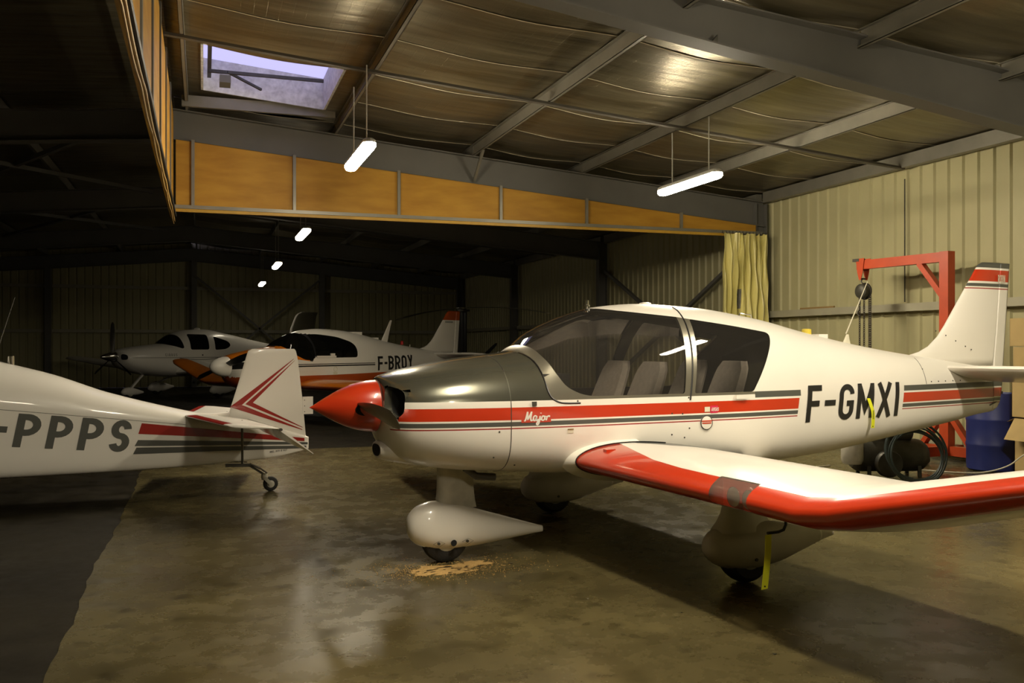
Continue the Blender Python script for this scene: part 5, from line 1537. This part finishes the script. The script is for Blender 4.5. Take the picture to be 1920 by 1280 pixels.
m = MB(); m.revolve([(.10, -.14), (.12, -.10), (.12, .10), (.10, .14)], (-.50, -.16, .30), 'z', 20); m.build('side_canister', 'grimy_paint', A_, True)
C2 = empty('hose_coil', (7.08, 7.78, 0), math.radians(-16), 'coil of dark green hose leaning on the air compressor', 'hose')
r = random.Random(11)
m = MB()
pts = []
for i in range(9 * 40):
    a = 2 * math.pi * i / 40; k = i / 40
    R_ = .305 + .030 * math.sin(k * 2.3) ; d = .03 * k - .12 + .012 * math.sin(a * 2 + k)
    x = .10 + R_ * math.sin(a) + .012 * k; z = .012 + R_ + R_ * -math.cos(a) * (1 - .01 * k)
    pts.append((x, d + .16 * (z / .66), z))
m.tube(pts, .0095, 7); m.build('hose', 'hose_green', C2, True)

# ---- loose cables on the floor
def floor_pt(px, py, z=.008):
    dx = (px - 960) / 1700; dz = (645 - py) / 1700; k = (z - 1.5) / dz
    return ((dx * math.cos(YAW) + math.sin(YAW)) * k, (-dx * math.sin(YAW) + math.cos(YAW)) * k, z)
def cable(name, pts, r_, mat, label):
    m = MB(); m.tube(smooth_poly(pts, 8, False), r_, 6); tag(m.build(name, mat, None, True), label, 'cable')
cable('mains_cable', [(6.0, 9.2, .008), (6.6, 8.9, .008), (6.8, 8.5, .008), (6.78, 8.15, .008), (6.55, 7.9, .008), (6.3, 8.0, .02), (6.1, 8.5, .03), (6.35, 8.95, .02), (6.8, 9.2, .008), (7.3, 9.3, .008)], .008, 'cable_white', 'white cable looped loosely on the concrete near the compressor')
cable('extension_cable', [(8.02, 8.75, .008), (8.25, 8.35, .010), (8.40, 8.05, .04), (8.50, 7.80, .14), (8.55, 7.60, .30), (8.62, 7.35, .42), (8.80, 7.20, .30), (9.0, 7.0, .02), (9.2, 6.6, .008)], .008, 'cable_white', 'white cable drooping in front of the cardboard boxes to the floor')

# ---- yellow warning streamers
mw = P.matrix_basis.copy()
def streamer(name, loc, pts, w, label, across):
    """flat hanging ribbon through local points, w wide"""
    S = empty(name, mw @ Vector(loc), math.radians(6.5), label, 'streamer')
    V = []; F = []; ac = Vector(across).normalized() * (w / 2); th = Vector((0, .0012, 0))
    q = [Vector(p) for p in smooth_poly(pts, 5, False)]
    for p in q: V += [p - ac - th, p + ac - th, p - ac + th, p + ac + th]
    for i in range(len(q) - 1):
        b = 4 * i
        F += [(b, b + 1, b + 5, b + 4), (b + 2, b + 6, b + 7, b + 3), (b, b + 4, b + 6, b + 2), (b + 1, b + 3, b + 7, b + 5)]
    F += [(0, 2, 3, 1), (4 * len(q) - 4, 4 * len(q) - 3, 4 * len(q) - 1, 4 * len(q) - 2)]
    mo('ribbon', V, F, 'neon_yellow', S)
    e = q[-1]
    m = MB(); m.revolve([(.0045, -.004), (.0045, .004)], (e.x, e.y, e.z + .014), 'y', 12); m.build('eyelet', 'dark_void', S)
    return S
streamer('warning_streamer', (1.832, -2.243, .530), [(0, 0, 0), (-.004, -.002, -.09), (-.012, 0, -.18), (-.024, 0, -.275)], .040, 'long yellow warning streamer hanging from the pitot tube under the wing', (1, 0, .06))
hs = skin.ray_cast(Vector((4.53, -5, 1.045)), Vector((0, 1, 0)))[0]
st2 = streamer('warning_streamer', (4.53, hs.y - .008, 1.045), [(-.01, 0, .01), (.006, -.012, -.05), (.022, -.020, -.12), (.020, -.016, -.235)], .036, 'short yellow warning streamer stuck on the fuselage lettering', (1, 0, -.05))
V, F = text_quads('IIIIIIIIII', [.3] * 10, .16, .12, .018, -.055, -.008, 0, 0, 1.0)
mo('streamer_print', [(.021 + z * .9, -.0235, -.105 + x * 1.0) for x, z in V], F, 'steel_dark', st2)

# ---- sawdust under the nose wheel
def sawdust():
    r = random.Random(21); c = mw @ Vector((.90, -.17, 0)); V = []; F = []; M = []
    def blob(cx, cy_, rx, ry, rot, n=40):
        b = len(V); V.append((cx, cy_, .007)); 
        ph = [r.uniform(0, 6.28) for _ in range(5)]
        for ring_ in (.55, 1.0):
            for i in range(n):
                a = 2 * math.pi * i / n; k = ring_ * (1 + .22 * math.sin(3 * a + ph[0]) + .16 * math.sin(5 * a + ph[1]) + .10 * math.sin(11 * a + ph[2]) + r.uniform(-.09, .09))
                x, y = rot2((rx * k * math.cos(a), ry * k * math.sin(a)), rot); V.append((cx + x, cy_ + y, .006 if ring_ < 1 else .0015))
        for i in range(n):
            j = (i + 1) % n; F.append((b, b + 1 + i, b + 1 + j)); F.append((b + 1 + i, b + 1 + n + i, b + 1 + n + j, b + 1 + j)); M.extend([0, 0])
    # placed in the bay's own axes around the wheel
    for dx, dy, rx, ry, ro in ((-.02, -.02, .20, .10, .15), (.16, .03, .15, .07, .4), (-.16, -.09, .13, .07, -.2), (-.10, .0, .10, .06, 0), (.02, -.13, .13, .05, .2)): blob(c.x + dx, c.y + dy, rx, ry, ro)
    for i in range(2600):
        a = r.uniform(0, 6.283); d = abs(r.gauss(0, .26)); x, y = c.x + d * math.cos(a) * 1.25, c.y - .03 + d * math.sin(a) * .7
        s = r.uniform(.0015, .005); b = len(V); o = r.uniform(0, 6.28)
        for k in range(3): V.append((x + s * math.cos(o + 2.1 * k), y + s * math.sin(o + 2.1 * k), .001))
        V.append((x, y, .001 + s)); F.extend([(b, b + 1, b + 3), (b + 1, b + 2, b + 3), (b + 2, b, b + 3)]); M.extend([0] * 3)
    for i in range(34):
        x, y = c.x + r.gauss(0, .15), c.y - .02 + r.gauss(0, .08); b = len(V); l = r.uniform(.008, .026); o = r.uniform(-.5, .5)
        for p in ((-l, -.004), (l, -.003), (l * .8, .006), (-l * .9, .005)):
            q = rot2(p, o); V.append((x + q[0], y + q[1], .0095))
        F.append((b, b + 1, b + 2, b + 3)); M.append(1)
    o = mo('sawdust', V, F, ['sawdust', 'oil_stain'], None, False, M)
    tag(o, 'patch of pale sawdust spread under the nose wheel', 'sawdust', None, 'stuff')
sawdust()
def scrap(px, py, s, mat, label):
    c = floor_pt(px, py, 0); r = random.Random(int(px)); m = MB(); V = []
    for k in range(8): V.append((c[0] + r.uniform(-s, s), c[1] + r.uniform(-s, s) * .7, abs(r.uniform(0, s * .5))))
    V[0] = (c[0], c[1], 0)
    bm_ = bmesh.new(); vs_ = [bm_.verts.new(v) for v in V]; bmesh.ops.convex_hull(bm_, input=vs_)
    for v in [v for v in bm_.verts if not v.link_faces]: bm_.verts.remove(v)
    mz = min(v.co.z for v in bm_.verts)
    for v in bm_.verts: v.co.z -= mz
    o = bm_obj('litter_scrap', bm_, mat, None, False); tag(o, label, 'litter')
scrap(958, 1057, .022, 'chrome', 'crumpled silver foil scrap beside the sawdust')
scrap(1101, 1122, .010, 'white_paint', 'tiny white paper scrap on the bare concrete')
scrap(1278, 1149, .012, 'steel_dark', 'tiny dark scrap on the concrete beside the wing shadow')
scrap(1453, 1226, .012, 'rubber', 'tiny black scrap at the edge of the wing shadow')

# ---- small gyrocopter behind the orange airplane
G = empty('gyrocopter', (6.8, 24.1, 0), math.radians(40), 'dark gyrocopter with drooping rotor blades behind the orange airplane', 'gyrocopter')
m = MB(); m.bar((0, -.05, .35), (0, -.05, 2.40), .07, .05); m.bar((0, .05, .35), (0, .05, 2.40), .07, .05); m.build('mast', 'black_paint', G)
m = MB(); m.box(-.16, .16, -.09, .09, 2.40, 2.46); m.build('rotor_head', 'steel_dark', G)
m = MB(); m.revolve([(.05, 2.44), (.07, 2.47), (.05, 2.52)], (0, 0, 0), 'z', 16); m.box(-.30, .30, -.05, .05, 2.475, 2.50); m.build('rotor_hub', 'chrome', G, True)
for s, aa in ((1, 0), (-1, 0)):
    d = Vector((-2.2 * math.cos(YAW) + 3.0 * math.sin(YAW), 2.2 * math.sin(YAW) + 3.0 * math.cos(YAW), 0)).normalized()
    a = math.radians(40); d = Vector((d.x * math.cos(a) + d.y * math.sin(a), -d.x * math.sin(a) + d.y * math.cos(a), 0)) * s
    n_ = d.cross(Vector((0, 0, 1))); V = []; F = []
    for i in range(15):
        t = i / 14; p = d * (.15 + 3.6 * t) + Vector((0, 0, 2.49 - .24 * t ** 2.2))
        for (k, z) in ((-.10, 0), (0, .013), (.10, 0), (0, -.008)): V.append(p + n_ * k + Vector((0, 0, z)))
    for i in range(14):
        for j in range(4): F.append((4 * i + j, 4 * i + (j + 1) % 4, 4 * i + 4 + (j + 1) % 4, 4 * i + 4 + j))
    F += [(0, 1, 2, 3), (56, 57, 58, 59)]
    mo('rotor_blade', V, F, ['rotor_grey', 'white_paint'], G, False, [1 if i >= 48 and i < 56 and s > 0 else 0 for i in range(len(F))])
pod = [(-1.45, .62, .52, .05, .57, 2, 2), (-1.3, .80, .40, .22, .58, 2, 2.2), (-.9, .95, .32, .30, .6, 2.1, 2.4), (-.4, .88, .32, .30, .6, 2.2, 2.4), (.05, .80, .38, .22, .6, 2, 2.2), (.30, .66, .50, .08, .58, 2, 2)]
bm_obj('pod', loft(pod, xs_for(pod, .1), 28), 'black_paint', G, True, 60)
m = MB(); m.box(.12, .60, -.18, .18, .78, 1.12); m.build('engine', 'machine_grime', G)
for a in (20, 140, 260): blade('propeller_blade', (.72, 0, 1.0), (0, math.cos(math.radians(a)), math.sin(math.radians(a))), .82, .11, 'black_paint', G, (40, 14), .04)
m = MB(); m.bar((0, 0, .42), (1.75, 0, .50), .06, .06); m.build('keel_tube', 'steel_dark', G)
for s in (-1, 1):
    bm_obj('tail_fin', foil([(1.35, s * .45, .45, .50, .08), (1.45, s * .45, 1.15, .40, .08)], 0, 1, 10, 'z'), 'black_paint', G)
    m = MB(); m.tube([(.10, s * .15, .42), (.10, s * .80, .22)], .025, 8); m.build('gear_leg', 'steel_dark', G, True)
    wheel('main_wheel', (.10, s * .85, .18), .18, .10, G)
m = MB(); m.box(1.40, 1.75, -.48, .48, .48, .50); m.build('tail_plane', 'black_paint', G)
wheel('nose_wheel', (-1.05, 0, .15), .15, .09, G); wheel('tail_wheel', (1.72, 0, .08), .08, .05, G)
m = MB(); m.bar((-1.05, 0, .15), (-1.0, 0, .45), .05, .05); m.bar((1.72, 0, .08), (1.72, 0, .5), .04, .04); m.build('wheel_fork', 'steel_dark', G)
